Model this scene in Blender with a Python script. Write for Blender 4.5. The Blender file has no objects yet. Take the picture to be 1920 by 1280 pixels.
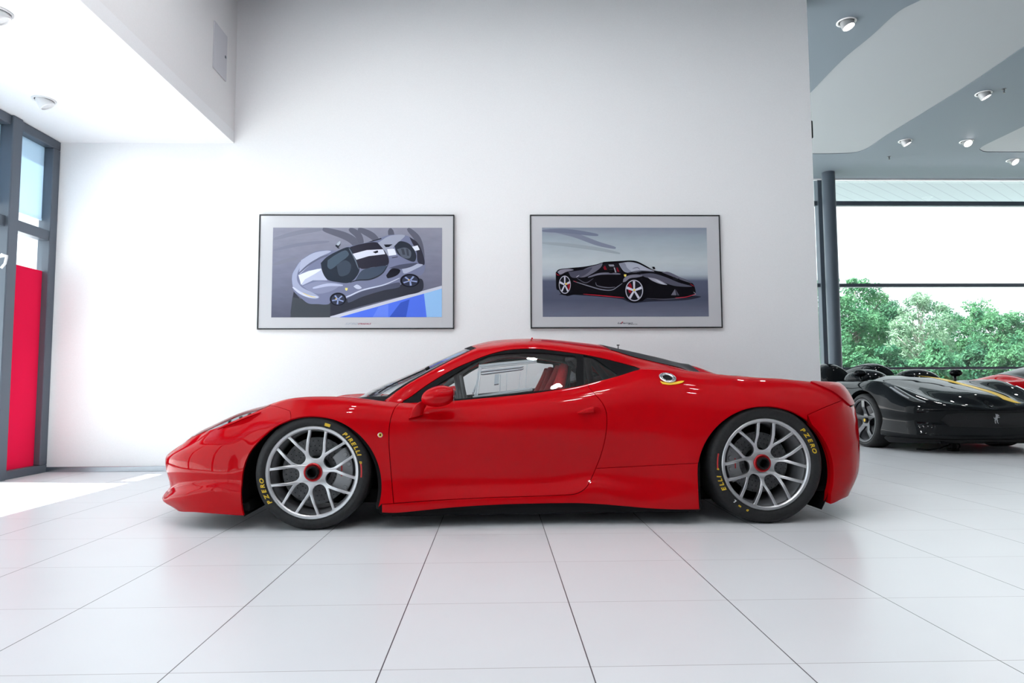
import bpy, bmesh, math, random
import numpy as np
from mathutils import Vector, Matrix
from mathutils.geometry import delaunay_2d_cdt

random.seed(7)
RNG = np.random.default_rng(7)
SC = bpy.context.scene
COL = SC.collection
# ---------------------------------------------------------------- camera model (world metres: x along the wall, y into depth)
FPX, PITCH, ROLL, YAW, CAMH = 1216.4, .0688, .0048, .0246, .809
def cam_axes():
    cy, sy, cp, sp, cr, sr = math.cos(YAW), math.sin(YAW), math.cos(PITCH), math.sin(PITCH), math.cos(ROLL), math.sin(ROLL)
    fw = np.array([sy*cp, cy*cp, sp]); rt = np.array([cy, -sy, 0.]); up = np.cross(rt, fw)
    return fw, rt, up, cr, sr
_fw, _rt, _up, _cr, _sr = cam_axes()
def ray(px, py):
    u = (px-960)/FPX; v = (640-py)/FPX
    u, v = u*_cr+v*_sr, -u*_sr+v*_cr
    return _fw + _rt*u + _up*v
def proj(P):
    P = np.asarray(P, float); d = P - np.array([0, 0, CAMH])
    z = d@_fw; u = d@_rt/z; v = d@_up/z
    u, v = u*_cr-v*_sr, u*_sr+v*_cr
    return np.stack([960+FPX*u, 640-FPX*v], -1)
CAR_A = math.radians(1.55)
CAR_O = np.array([-1.078, 4.691, 0.])
_ca, _sa = math.cos(CAR_A), math.sin(CAR_A)
CAR_R = np.array([[_ca, -_sa, 0], [_sa, _ca, 0], [0, 0, 1]])
def car2w(P): return np.asarray(P)@CAR_R.T + CAR_O
def w2car(P): return (np.asarray(P)-CAR_O)@CAR_R
CAMC = w2car(np.array([0, 0, CAMH]))
def at_side(px, py, w):
    """Point of the car (its own metres) seen at px,py on the plane w to the near side."""
    d = ray(px, py)@CAR_R; k = (-w-CAMC[1])/d[1]
    return CAMC + d*k
# ---------------------------------------------------------------- smooth curves and lofted skins
def pchip(x, y, xi):
    x = np.asarray(x, float); y = np.asarray(y, float); xi = np.asarray(xi, float)
    h = np.diff(x); d = np.diff(y)/h; n = len(x)
    if n == 2: return y[0]+d[0]*(xi-x[0])
    m = np.zeros(n)
    for i in range(1, n-1):
        if d[i-1]*d[i] > 0:
            w1 = 2*h[i]+h[i-1]; w2 = h[i]+2*h[i-1]
            m[i] = (w1+w2)/(w1/d[i-1]+w2/d[i])
    m[0] = d[0]; m[-1] = d[-1]
    k = np.clip(np.searchsorted(x, xi)-1, 0, n-2)
    t = (xi-x[k])/h[k]; t2 = t*t; t3 = t2*t
    r = (2*t3-3*t2+1)*y[k]+(t3-2*t2+t)*h[k]*m[k]+(-2*t3+3*t2)*y[k+1]+(t3-t2)*h[k]*m[k+1]
    r = np.where(xi < x[0], y[0]+m[0]*(xi-x[0]), r)
    return np.where(xi > x[-1], y[-1]+m[-1]*(xi-x[-1]), r)
def tab(pairs, xi):
    p = np.array(sorted(pairs)); return pchip(p[:, 0], p[:, 1], np.clip(xi, p[0, 0], p[-1, 0]))
def gsmooth(a, s, axis=0):
    if s <= 0: return a
    r = int(3*s)+1; k = np.exp(-.5*(np.arange(-r, r+1)/s)**2); k /= k.sum()
    a = np.moveaxis(a, axis, 0)
    lo = 2*a[:1]-a[r:0:-1]; hi = 2*a[-1:]-a[-2:-r-2:-1]
    e = np.concatenate([lo, a, hi]); out = np.zeros_like(a)
    for i in range(2*r+1): out += k[i]*e[i:i+len(a)]
    return np.moveaxis(out, 0, axis)
def superarc(n, m=200):
    """Quarter super-ellipse from (0,1) to (1,0) by arc length: fraction -> (along, across)."""
    th = np.linspace(0, math.pi/2, 2000); s, c = np.sin(th), np.cos(th)
    r = (s**n+c**n)**(-1/n); x, y = s*r, c*r
    L = np.concatenate([[0], np.cumsum(np.hypot(np.diff(x), np.diff(y)))]); L /= L[-1]
    f = np.linspace(0, 1, m)
    return f, np.interp(f, L, x), np.interp(f, L, y)
class Skin:
    """A lofted half body: grid G[u, t] = (x, w, z), u along the length, t around the section."""
    def __init__(self, U, T, G):
        self.U, self.T, self.G = U, T, G
        gu = np.gradient(G, U, axis=0); gt = np.gradient(G, T, axis=1)
        n = np.cross(gt, gu); L = np.linalg.norm(n, axis=-1, keepdims=True)
        n[:, -1, 1] = 0; n[0, :, 1] = 0; n[-1, :, 1] = 0; L = np.linalg.norm(n, axis=-1, keepdims=True)
        self.N = n/np.maximum(L, 1e-9)
    def _bl(self, A, u, t):
        U, T = self.U, self.T
        fu = np.clip((u-U[0])/(U[1]-U[0]), 0, len(U)-1.0001); ft = np.clip((t-T[0])/(T[1]-T[0]), 0, len(T)-1.0001)
        i = fu.astype(int); j = ft.astype(int); a = (fu-i)[..., None]; b = (ft-j)[..., None]
        return A[i, j]*(1-a)*(1-b)+A[i+1, j]*a*(1-b)+A[i, j+1]*(1-a)*b+A[i+1, j+1]*a*b
    def P(self, u, t): return self._bl(self.G, np.asarray(u, float), np.asarray(t, float))
    def Nrm(self, u, t):
        n = self._bl(self.N, np.asarray(u, float), np.asarray(t, float))
        return n/np.maximum(np.linalg.norm(n, axis=-1, keepdims=True), 1e-9)
    def prep_px(self, toworld, cam):
        W = self.G*np.array([1, -1, 1]); self.PX = proj(toworld(W))
        N = self.N*np.array([1, -1, 1]); v = cam-W
        self.vis = (N*v).sum(-1) > -.02*np.linalg.norm(v, axis=-1)
    def from_px(self, px, py, tr=(0, 99), ur=(-99, 99)):
        D = (self.PX[..., 0]-px)**2+(self.PX[..., 1]-py)**2
        M = self.vis & ((self.T >= tr[0]) & (self.T <= tr[1]))[None, :] & ((self.U >= ur[0]) & (self.U <= ur[1]))[:, None]
        D = np.where(M, D, 1e9); i, j = np.unravel_index(np.argmin(D), D.shape)
        u, t = self.U[i], self.T[j]; du, dt = self.U[1]-self.U[0], self.T[1]-self.T[0]
        i0 = min(max(i, 1), len(self.U)-2); j0 = min(max(j, 1), len(self.T)-2)
        Ju = (self.PX[i0+1, j0]-self.PX[i0-1, j0])/(2*du); Jt = (self.PX[i0, j0+1]-self.PX[i0, j0-1])/(2*dt)
        J = np.stack([Ju, Jt], 1)
        try:
            s = np.linalg.solve(J, np.array([px, py])-self.PX[i, j])
            u += np.clip(s[0], -du, du); t += np.clip(s[1], -dt, dt)
        except np.linalg.LinAlgError: pass
        return float(np.clip(u, self.U[0], self.U[-1])), float(np.clip(t, self.T[0], self.T[-1]))
def loft(lines, nu, tstep, su, st):
    """lines: functions u -> (x, w, z) arrays; blended across the section by monotone cubics, then smoothed."""
    U = np.linspace(*nu); K = len(lines)
    C = np.stack([np.stack(l(U), -1) for l in lines], 1)      # nu, K, 3
    T = np.arange(0, K-1+1e-9, tstep); G = np.zeros((len(U), len(T), 3))
    # catmull-rom (centripetal-free) through the lines
    k = np.clip(np.floor(T).astype(int), 0, K-2); f = (T-k)
    Ce = np.concatenate([2*C[:, :1]-C[:, 1:2], C, C[:, -1:]*1.0], 1)
    Ce[:, -1] = C[:, -2]*np.array([1, -1, 1])                  # mirror across the middle
    for a in range(len(T)):
        p0, p1, p2, p3 = Ce[:, k[a]], Ce[:, k[a]+1], Ce[:, k[a]+2], Ce[:, k[a]+3]
        l1 = np.linalg.norm(p2-p1, axis=-1, keepdims=True)
        l0 = np.linalg.norm(p1-p0, axis=-1, keepdims=True); l2 = np.linalg.norm(p3-p2, axis=-1, keepdims=True)
        m1 = (p2-p0)/np.maximum(l0+l1, 1e-6)*l1; m2 = (p3-p1)/np.maximum(l1+l2, 1e-6)*l1
        t = f[a]; t2 = t*t; t3 = t2*t
        G[:, a] = (2*t3-3*t2+1)*p1+(t3-2*t2+t)*m1+(-2*t3+3*t2)*p2+(t3-t2)*m2
    x8, x9 = C[:, K-2, 0], C[:, K-1, 0]; h = T > K-2; fh = f*h+(T >= K-1)*1.
    G[:, h, 0] = x8[:, None]+(x9-x8)[:, None]*(2*fh-fh*fh)[None, h]
    G = gsmooth(G, su/(U[1]-U[0]), 0)
    Gm = np.concatenate([G, G[:, -2::-1]*np.array([1, -1, 1])], 1)
    G = gsmooth(Gm, st/tstep, 1)[:, :len(T)]
    G[:, -1, 1] = 0; G[..., 1] = np.maximum(G[..., 1], 0)
    return Skin(U, T, G)
# ---------------------------------------------------------------- red car: section lines
XS, XE = -.40, 2.90                      # wrap of the nose starts / of the tail starts
UN, UT = XS-1.0, XE+.85                  # u at the nose centre / tail centre
_nf, _nx, _nw = superarc(2.35); _tf, _tx, _tw = superarc(2.35)
def plan(wt, nose, tail, shift=None):
    """Plan curve of one section line: half width table over x, overhang of nose and tail on the middle line."""
    def f(u):
        u = np.asarray(u, float)
        x = u.copy(); w = tab(wt, np.clip(u, XS, XE))
        a = np.clip((XS-u)/(XS-UN), 0, 1); b = np.clip((u-XE)/(UT-XE), 0, 1)
        x = np.where(u < XS, XS-(nose+XS)*np.interp(a, _nf, _nx), x); w = np.where(u < XS, w*np.interp(a, _nf, _nw), w)
        x = np.where(u > XE, XE+(tail-XE)*np.interp(b, _tf, _tx), x); w = np.where(u > XE, w*np.interp(b, _tf, _tw), w)
        if shift: x = x+tab(shift, u)
        return x, w
    return f
def line(pl, px=(), direct=(), lift=0.):
    """Section line from its plan curve and the heights read off the photograph (px) and given in metres (direct: u, z)."""
    us = np.linspace(UN, UT, 1200); x, w = pl(us); zs = []
    for (a, b) in px:
        q = proj(car2w(np.stack([x, -w, np.full_like(x, .6)], -1)))[:, 0]
        lo, hi = np.argmin(q), np.argmax(q)
        i = lo+np.argmin(np.abs(q[lo:hi+1]-a))
        # height of the ray at this plan point
        wp = car2w(np.array([x[i], -w[i], 0.]))
        z0, z1 = proj(wp+np.array([0, 0, .0]))[1], proj(wp+np.array([0, 0, 1.]))[1]
        h = .5
        for _ in range(6):
            y = proj(wp+np.array([0, 0, h]))[1]; h += (y-b)/ -(z1-z0)
        zs.append((us[i], h))
    zs += list(direct); zs.sort()
    zz = [zs[0]]
    for q in zs[1:]:
        if q[0]-zz[-1][0] > .004: zz.append(q)
    return lambda u: (*pl(u), tab(zz, u)+lift)
WT = [  # half widths at stations
 [(-.4,.925),(-.1,.945),(.45,.945),(.8,.93),(1.3,.92),(1.9,.935),(2.25,.955),(2.9,.945)],
 [(-.4,.940),(-.1,.955),(.45,.945),(.8,.925),(1.3,.915),(1.9,.93),(2.25,.965),(2.9,.955)],
 [(-.4,.925),(-.1,.955),(.45,.925),(.8,.885),(1.3,.875),(1.9,.905),(2.25,.962),(2.9,.958)],
 [(-.4,.925),(-.1,.962),(.45,.925),(.8,.893),(1.3,.888),(1.9,.910),(2.25,.962),(2.9,.955)],
 [(-.4,.905),(-.1,.955),(.25,.945),(.45,.930),(.8,.925),(1.3,.922),(1.9,.930),(2.25,.955),(2.65,.968),(2.9,.935)],
 [(-.4,.845),(-.1,.900),(.25,.905),(.45,.895),(.8,.888),(1.3,.885),(1.9,.890),(2.25,.905),(2.65,.915),(2.9,.885)],
 [(-.4,.740),(-.1,.790),(.25,.800),(.45,.800),(.8,.815),(1.3,.800),(1.7,.775),(1.95,.745),(2.25,.755),(2.65,.775),(2.9,.765)],
 [(-.4,.600),(-.1,.660),(.25,.710),(.45,.765),(.6,.735),(.95,.625),(1.3,.600),(1.7,.640),(1.95,.690),(2.25,.680),(2.65,.640),(2.9,.62)],
 [(-.4,.400),(-.1,.470),(.25,.620),(.395,.720),(.6,.660),(.95,.520),(1.3,.480),(1.7,.520),(1.95,.570),(2.25,.570),(2.65,.500),(2.9,.46)],
 [(-.4,0),(2.9,0)]]
NOSE = [1.00,1.095,1.045,1.080,1.090,1.075,1.03,.97,.90,.84]
TAIL = [3.40,3.48,3.50,3.505,3.51,3.505,3.47,3.42,3.39,3.36]
P = [plan(WT[k], NOSE[k], TAIL[k]) for k in range(9)]
P.append(plan(WT[9], NOSE[9], TAIL[9], [(-.4,0),(-.1,-.05),(.2,-.19),(.395,-.325),(.65,-.19),(.947,-.05),(1.25,0)]))
L0 = line(P[0], [(313,947),(336,956),(378,961),(428,965),(457,967),(716,960),(731,962),(792,957),(853,951),(914,947),(975,944.5),(1066,943),(1122,945),(1169,949),(1216,953),(1260,955),(1312,955),(1435,952),(1557,944),(1572,935),(1588,926)], [(UN,.13),(UT,.26)])
L1 = line(P[1], [(308,936),(336,932),(378,922),(410,916),(440,925),(465,935),(716,946),(738,944),(823,938),(914,933),(1005,930),(1066,927),(1110,912),(1169,924),(1216,934),(1312,930),(1435,925),(1560,915),(1597,900)], [(UN,.19),(UT,.33)])
L2 = line(P[2], [(310,916),(336,912),(378,906),(425,902),(465,905),(716,905),(823,905),(1005,902),(1110,890),(1216,900),(1312,898),(1435,890),(1560,885),(1603,870)], [(UN,.25),(UT,.42)])
L3 = line(P[3], [(307,878),(336,878),(378,881),(428,887),(460,878),(500,860),(586,850),(700,858),(823,860),(1005,858),(1118,855),(1216,857),(1312,852),(1435,840),(1560,838),(1606,835)], [(UN,.36),(UT,.53)])
L4 = line(P[4], [(306,858),(331,852),(370,842),(430,828),(475,812),(520,796),(586,786),(650,787),(700,792),(740,797),(850,797),(1000,801),(1100,804),(1200,803),(1300,788),(1370,774),(1435,769),(1500,773),(1560,785),(1602,793)], [(UN,.42),(UT,.62)])
L5 = line(P[5], [(308,853),(331,843),(380,820),(430,800),(480,783),(530,769),(586,762),(657,762),(753,770),(850,769),(941,764),(1041,753),(1122,741),(1208,729),(1300,731),(1397,737),(1460,741),(1520,746),(1570,752),(1590,760)], [(UN,.445),(UT,.76)])
Z6 = [(311,850),(331,836),(362,817),(405,794),(457,771),(503,759),(526,750),(559,745),(592,743.5),(625,743.5),(657,745),(700,750),(753,755),(800,754),(850,751.8),(887,748.5),(941.6,744),(996,738.5),(1041,731.6),(1082,725),(1122.5,715),(1163,704),(1208,691),(1247,694),(1285,698.5),(1325,702),(1372,704.8),(1397,708.5),(1429,709.5),(1466,711),(1510,716),(1550,720)]
L6 = line(P[6], Z6, [(UN,.475),(UT,.80)])
_z6 = lambda u: L6(u)[2]
L7 = line(P[7], [(755,753),(777,737.5),(814,712),(850.5,691),(887,674.7),(923.4,661),(960,653.5),(1000,652),(1041,656),(1082,661.5),(1102,664.5),(1143,673.7),(1183,683.8),(1208,690),(1247,688),(1285,694),(1325,698.5),(1372,703)],
          [(UN,.49),(-.9,.515),(-.4,float(_z6(-.4))-.006),(0.,float(_z6(0.))-.012),(.25,float(_z6(.25))-.012),(.40,float(_z6(.40))-.004)]+[(u,float(_z6(u))+.002) for u in (2.5,2.7,2.9)]+[(UT,.815)])
L8 = line(P[8], [(724,751),(759,725),(796,703),(832,683),(869,663.7),(895,652),(930,645.5),(975,640),(1015,639.5),(1041,641.5),(1097,649),(1144,655.5),(1185,668),(1247,683),(1285,692),(1341,698.5)],
          [(UN,.513),(-.9,.572),(-.4,float(_z6(-.4))-.015),(0.,float(_z6(0.))-.03),(.25,float(_z6(.25))-.035),(.37,float(_z6(.37))-.02)]+[(u,float(_z6(u))-.006) for u in (2.4,2.6,2.9)]+[(UT,.82)])
L9 = line(P[9], [(1110,646),(1144,652.5),(1175,658.5),(1247,674.5),(1310,691),(1345,700.5),(1380,707)], [(UN,.53),(-.9,.592),(-.4,.645),(0.,.69),(.25,.712),(.39,.722)]+
          [(u,z) for u, z in ((.5,.80),(.65,.90),(.8,1.01),(.947,1.098),(1.1,1.14),(1.3,1.15),(2.65,.858),(2.9,.838))]+[(UT,.825)])
BODY = loft([L0, L1, L2, L3, L4, L5, L6, L7, L8, L9], (UN, UT, 520), .05, .03, .055)
BODY.prep_px(car2w, CAMC)
# ---------------------------------------------------------------- objects, properties, materials
def link(o, parent=None):
    COL.objects.link(o)
    if parent is not None: o.parent = parent
    return o
def tag(o, label=None, cat=None, group=None, kind=None):
    if label: o['label'] = label
    if cat: o['category'] = cat
    if group: o['group'] = group
    if kind: o['kind'] = kind
    return o
def empty(name, loc=(0, 0, 0), rz=0., parent=None, label=None, cat=None, group=None):
    o = bpy.data.objects.new(name, None); o.empty_display_size = .1
    o.location = loc; o.rotation_euler = (0, 0, rz); link(o, parent)
    return tag(o, label, cat, group)
def copy_tree(o, parent=None):
    c = o.copy(); link(c, parent)
    for ch in list(o.children): copy_tree(ch, c)
    return c
class MB:
    """Collects shapes; build() links them as one mesh object."""
    def __init__(s): s.v, s.f, s.m, s.sm, s.n = [], [], [], [], {}
    def add(s, V, F, mat=0, smooth=False, normals=None):
        b = len(s.v); s.v += [tuple(map(float, p)) for p in V]
        for k, f in enumerate(F):
            s.f.append(tuple(b+int(i) for i in f)); s.m.append(mat); s.sm.append(smooth)
            if normals is not None: s.n[len(s.f)-1] = [tuple(normals[int(i)]) for i in f]
        return s
    def box(s, lo, hi, mat=0, M=None, bev=0.):
        x0, y0, z0 = lo; x1, y1, z1 = hi
        if bev > 0:
            b = min(bev, .49*min(abs(x1-x0), abs(y1-y0), abs(z1-z0))); V = []; F = []
            for cx, sx in ((x0, 1), (x1, -1)):
                for cy, sy in ((y0, 1), (y1, -1)):
                    for cz, sz in ((z0, 1), (z1, -1)):
                        V += [(cx, cy+sy*b, cz+sz*b), (cx+sx*b, cy, cz+sz*b), (cx+sx*b, cy+sy*b, cz)]
            idx = lambda i, j, k, a: (i*4+j*2+k)*3+a
            for i in (0, 1): F.append([idx(i, 0, 0, 0), idx(i, 1, 0, 0), idx(i, 1, 1, 0), idx(i, 0, 1, 0)][::1 if i else -1])
            for j in (0, 1): F.append([idx(0, j, 0, 1), idx(1, j, 0, 1), idx(1, j, 1, 1), idx(0, j, 1, 1)][::-1 if j else 1])
            for k in (0, 1): F.append([idx(0, 0, k, 2), idx(1, 0, k, 2), idx(1, 1, k, 2), idx(0, 1, k, 2)][::1 if k else -1])
            for i in (0, 1):
                for j in (0, 1):
                    for k in (0, 1):
                        q = [idx(i, j, k, 0), idx(i, j, k, 1), idx(i, j, k, 2)]; F.append(q if (i+j+k) % 2 else q[::-1])
            for j in (0, 1):
                for k in (0, 1):
                    q = [idx(0, j, k, 1), idx(1, j, k, 1), idx(1, j, k, 2), idx(0, j, k, 2)]; F.append(q if (j+k) % 2 else q[::-1])
            for i in (0, 1):
                for k in (0, 1):
                    q = [idx(i, 0, k, 0), idx(i, 1, k, 0), idx(i, 1, k, 2), idx(i, 0, k, 2)]; F.append(q[::-1] if (i+k) % 2 else q)
            for i in (0, 1):
                for j in (0, 1):
                    q = [idx(i, j, 0, 0), idx(i, j, 1, 0), idx(i, j, 1, 1), idx(i, j, 0, 1)]; F.append(q if (i+j) % 2 else q[::-1])
        else:
            V = [(x, y, z) for x in (x0, x1) for y in (y0, y1) for z in (z0, z1)]
            F = [(0, 1, 3, 2), (4, 6, 7, 5), (0, 4, 5, 1), (2, 3, 7, 6), (0, 2, 6, 4), (1, 5, 7, 3)]
        if M is not None: V = [tuple(M@Vector(p)) for p in V]
        return s.add(V, F, mat)
    def prism(s, poly, d0, d1, axis='y', mat=0, M=None, smooth=False):
        """Extrude a 2D polygon (a,b) along an axis from d0 to d1."""
        def p3(a, b, d): return {'y': (a, d, b), 'x': (d, a, b), 'z': (a, b, d)}[axis]
        n = len(poly); V = [p3(a, b, d0) for a, b in poly]+[p3(a, b, d1) for a, b in poly]
        F = [tuple(range(n)), tuple(range(2*n-1, n-1, -1))]+[(i, i+n, (i+1) % n+n, (i+1) % n) for i in range(n)]
        if M is not None: V = [tuple(M@Vector(p)) for p in V]
        return s.add(V, F, mat, smooth)
    def lathe(s, prof, n=48, axis='y', mat=0, M=None, smooth=True, closed=False):
        """prof: (radius, along axis)."""
        V = []; F = []; m = len(prof)
        for i in range(n):
            a = 2*math.pi*i/n; c, q = math.cos(a), math.sin(a)
            for r, h in prof: V.append({'y': (r*c, h, r*q), 'x': (h, r*c, r*q), 'z': (r*c, r*q, h)}[axis])
        for i in range(n):
            j = (i+1) % n
            for k in range(m if closed else m-1):
                l = (k+1) % m; F.append((i*m+k, i*m+l, j*m+l, j*m+k))
        if M is not None: V = [tuple(M@Vector(p)) for p in V]
        return s.add(V, F, mat, smooth)
    def tube(s, pts, r, n=10, mat=0, caps=True, smooth=True, closed=False):
        pts = [Vector(p) for p in pts]; V = []; F = []; N = len(pts); up = None
        rr = r if isinstance(r, (list, tuple)) else [r]*N
        for i, p in enumerate(pts):
            a = pts[(i-1) % N] if closed else pts[max(i-1, 0)]; b = pts[(i+1) % N] if closed else pts[min(i+1, N-1)]
            d = (b-a).normalized()
            if up is None: up = Vector((0, 0, 1)) if abs(d.z) < .9 else Vector((1, 0, 0))
            x = d.cross(up).normalized(); up = x.cross(d).normalized()
            for k in range(n):
                t = 2*math.pi*k/n; V.append(p+(x*math.cos(t)+up*math.sin(t))*rr[i])
        for i in range(N if closed else N-1):
            j = (i+1) % N
            for k in range(n): F.append((i*n+k, i*n+(k+1) % n, j*n+(k+1) % n, j*n+k))
        if caps and not closed: F += [tuple(range(n-1, -1, -1)), tuple(range((N-1)*n, N*n))]
        return s.add(V, F, mat, smooth)
    def grid(s, A, mat=0, smooth=True, wrap=False):
        """A: rows of points."""
        R = len(A); C = len(A[0]); V = [p for r in A for p in r]
        F = [(i*C+j, i*C+(j+1) % C, (i+1)*C+(j+1) % C, (i+1)*C+j) for i in range(R-1) for j in range(C if wrap else C-1)]
        return s.add(V, F, mat, smooth)
    def build(s, name, mats, parent=None, fix=True, sharp=None, loc=None, rz=None, rot=None):
        me = bpy.data.meshes.new(name); me.from_pydata(s.v, [], s.f)
        for m in (mats if isinstance(mats, (list, tuple)) else [mats]): me.materials.append(m)
        me.polygons.foreach_set('material_index', s.m); me.polygons.foreach_set('use_smooth', s.sm)
        if fix and not s.n:
            bm = bmesh.new(); bm.from_mesh(me); bmesh.ops.remove_doubles(bm, verts=bm.verts, dist=1e-6)
            bmesh.ops.recalc_face_normals(bm, faces=bm.faces); bm.to_mesh(me); bm.free()
        me.update()
        if s.n:
            me.validate(clean_customdata=False)
            nl = []
            for p in me.polygons:
                nl += s.n.get(p.index) or [tuple(p.normal)]*p.loop_total
            me.normals_split_custom_set(nl)
        elif sharp: me.set_sharp_from_angle(angle=math.radians(sharp))
        o = bpy.data.objects.new(name, me); link(o, parent)
        if loc: o.location = loc
        if rz: o.rotation_euler = (0, 0, rz)
        if rot: o.rotation_euler = rot
        return o
def subdiv(o, lv=2):
    m = o.modifiers.new('Subdivision', 'SUBSURF'); m.levels = m.render_levels = lv; return o
def mat(name, col, rough=.5, metal=0., spec=.5, coat=0., emit=None, estr=0., trans=0., ior=1.45, alpha=1., coatr=.02):
    m = bpy.data.materials.new(name); m.use_nodes = True; b = m.node_tree.nodes['Principled BSDF']
    b.inputs['Base Color'].default_value = (*col, 1); b.inputs['Roughness'].default_value = rough
    b.inputs['Metallic'].default_value = metal; b.inputs['Specular IOR Level'].default_value = spec
    b.inputs['Coat Weight'].default_value = coat; b.inputs['Coat Roughness'].default_value = coatr
    b.inputs['IOR'].default_value = ior; b.inputs['Transmission Weight'].default_value = trans
    b.inputs['Alpha'].default_value = alpha
    if emit: b.inputs['Emission Color'].default_value = (*emit, 1); b.inputs['Emission Strength'].default_value = estr
    return m
def noise_mat(m, scale, amt, bump=0., detail=4, stretch=None):
    """Break a material's colour up a little (and bump it) with object-space noise."""
    nt = m.node_tree; b = nt.nodes['Principled BSDF']; tc = nt.nodes.new('ShaderNodeTexCoord'); n = nt.nodes.new('ShaderNodeTexNoise')
    n.inputs['Scale'].default_value = scale; n.inputs['Detail'].default_value = detail
    src = tc.outputs['Object']
    if stretch:
        mp = nt.nodes.new('ShaderNodeMapping'); mp.inputs['Scale'].default_value = stretch; nt.links.new(src, mp.inputs['Vector']); src = mp.outputs[0]
    nt.links.new(src, n.inputs['Vector'])
    if amt:
        c = b.inputs['Base Color'].default_value[:3]; r = nt.nodes.new('ShaderNodeValToRGB')
        r.color_ramp.elements[0].position = .3; r.color_ramp.elements[1].position = .7
        r.color_ramp.elements[0].color = (*[max(0, x*(1-amt)) for x in c], 1); r.color_ramp.elements[1].color = (*[min(1, x*(1+amt)) for x in c], 1)
        nt.links.new(n.outputs['Fac'], r.inputs['Fac']); nt.links.new(r.outputs[0], b.inputs['Base Color'])
    if bump:
        bp = nt.nodes.new('ShaderNodeBump'); bp.inputs['Strength'].default_value = bump; bp.inputs['Distance'].default_value = .01
        nt.links.new(n.outputs['Fac'], bp.inputs['Height']); nt.links.new(bp.outputs[0], b.inputs['Normal'])
    return m
def glass_mat(name, tint=(1, 1, 1), ior=1.5, gl=1.):
    """Thin pane: see-through with a Fresnel reflection."""
    m = bpy.data.materials.new(name); m.use_nodes = True; nt = m.node_tree; nt.nodes.clear()
    o = nt.nodes.new('ShaderNodeOutputMaterial'); t = nt.nodes.new('ShaderNodeBsdfTransparent'); g = nt.nodes.new('ShaderNodeBsdfGlossy')
    f = nt.nodes.new('ShaderNodeLayerWeight'); p = nt.nodes.new('ShaderNodeMath'); q = nt.nodes.new('ShaderNodeMath'); mx = nt.nodes.new('ShaderNodeMixShader')
    t.inputs[0].default_value = (*tint, 1); g.inputs['Color'].default_value = (gl, gl, gl, 1); g.inputs['Roughness'].default_value = 0.
    f.inputs['Blend'].default_value = .5; p.operation = 'POWER'; p.inputs[1].default_value = 5.
    r0 = ((ior-1)/(ior+1))**2; q.operation = 'MULTIPLY_ADD'; q.inputs[1].default_value = 1-r0; q.inputs[2].default_value = r0
    nt.links.new(f.outputs['Facing'], p.inputs[0]); nt.links.new(p.outputs[0], q.inputs[0]); nt.links.new(q.outputs[0], mx.inputs[0])
    nt.links.new(t.outputs[0], mx.inputs[1]); nt.links.new(g.outputs[0], mx.inputs[2]); nt.links.new(mx.outputs[0], o.inputs[0])
    return m
def pip(poly, pts):
    x, y = pts[:, 0], pts[:, 1]; ins = np.zeros(len(pts), bool); n = len(poly)
    for i in range(n):
        x0, y0 = poly[i]; x1, y1 = poly[(i+1) % n]
        if y0 == y1: continue
        c = ((y0 > y) != (y1 > y)) & (x < (x1-x0)*(y-y0)/(y1-y0)+x0); ins ^= c
    return ins
def seg_dist(poly, pts):
    d = np.full(len(pts), 1e9); n = len(poly)
    for i in range(n):
        a = np.array(poly[i]); b = np.array(poly[(i+1) % n]); ab = b-a; L = (ab@ab) or 1e-12
        t = np.clip(((pts-a)@ab)/L, 0, 1); q = a+t[:, None]*ab; d = np.minimum(d, np.hypot(*(pts-q).T))
    return d
def smooth_path(pts, step):
    """Catmull-Rom through the points, resampled."""
    p = np.array(pts, float); n = len(p)
    if n == 1: return [tuple(p[0])]
    if n == 2:
        k = max(1, int(np.hypot(*(p[1]-p[0]))/step)); return [tuple(p[0]+(p[1]-p[0])*i/k) for i in range(k+1)]
    e = np.concatenate([[2*p[0]-p[1]], p, [2*p[-1]-p[-2]]]); out = []
    for i in range(n-1):
        p0, p1, p2, p3 = e[i:i+4]; L = np.hypot(*(p2-p1)); k = max(1, int(round(L/step)))
        l0 = max(np.hypot(*(p1-p0)), 1e-6); l2 = max(np.hypot(*(p3-p2)), 1e-6)
        m1 = (p2-p0)/(l0+L)*L; m2 = (p3-p1)/(L+l2)*L
        for j in range(k):
            t = j/k; out.append(tuple((2*t**3-3*t**2+1)*p1+(t**3-2*t**2+t)*m1+(-2*t**3+3*t**2)*p2+(t**3-t**2)*m2))
    out.append(tuple(p[-1])); return out
TAU = .105
def uvpath(skin, *segs, step=.014):
    """segs: ('p', px points, t range) read from the photo or ('g', (u,t) points) -> dense closed outline in (u, t)."""
    out = []
    for s in segs:
        if s[0] == 'p':
            tr = s[2] if len(s) > 2 else (0, 9)
            ur = s[3] if len(s) > 3 else (-99, 99)
            out += [skin.from_px(a, b, tr, ur) for a, b in smooth_path(s[1], 4.)]
        else: out += list(s[1])
    res = []; n = len(out)
    for i in range(n):
        a, b = np.array(out[i]), np.array(out[(i+1) % n]); d = math.hypot(b[0]-a[0], (b[1]-a[1])*TAU)
        if d < 1e-4: continue
        k = max(1, int(d/step))
        for j in range(k):
            q = a+(b-a)*j/k
            if not res or math.hypot(q[0]-res[-1][0], (q[1]-res[-1][1])*TAU) > .0025: res.append((float(q[0]), float(q[1])))
    if math.hypot(res[0][0]-res[-1][0], (res[0][1]-res[-1][1])*TAU) < .0025: res.pop()
    return res
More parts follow.
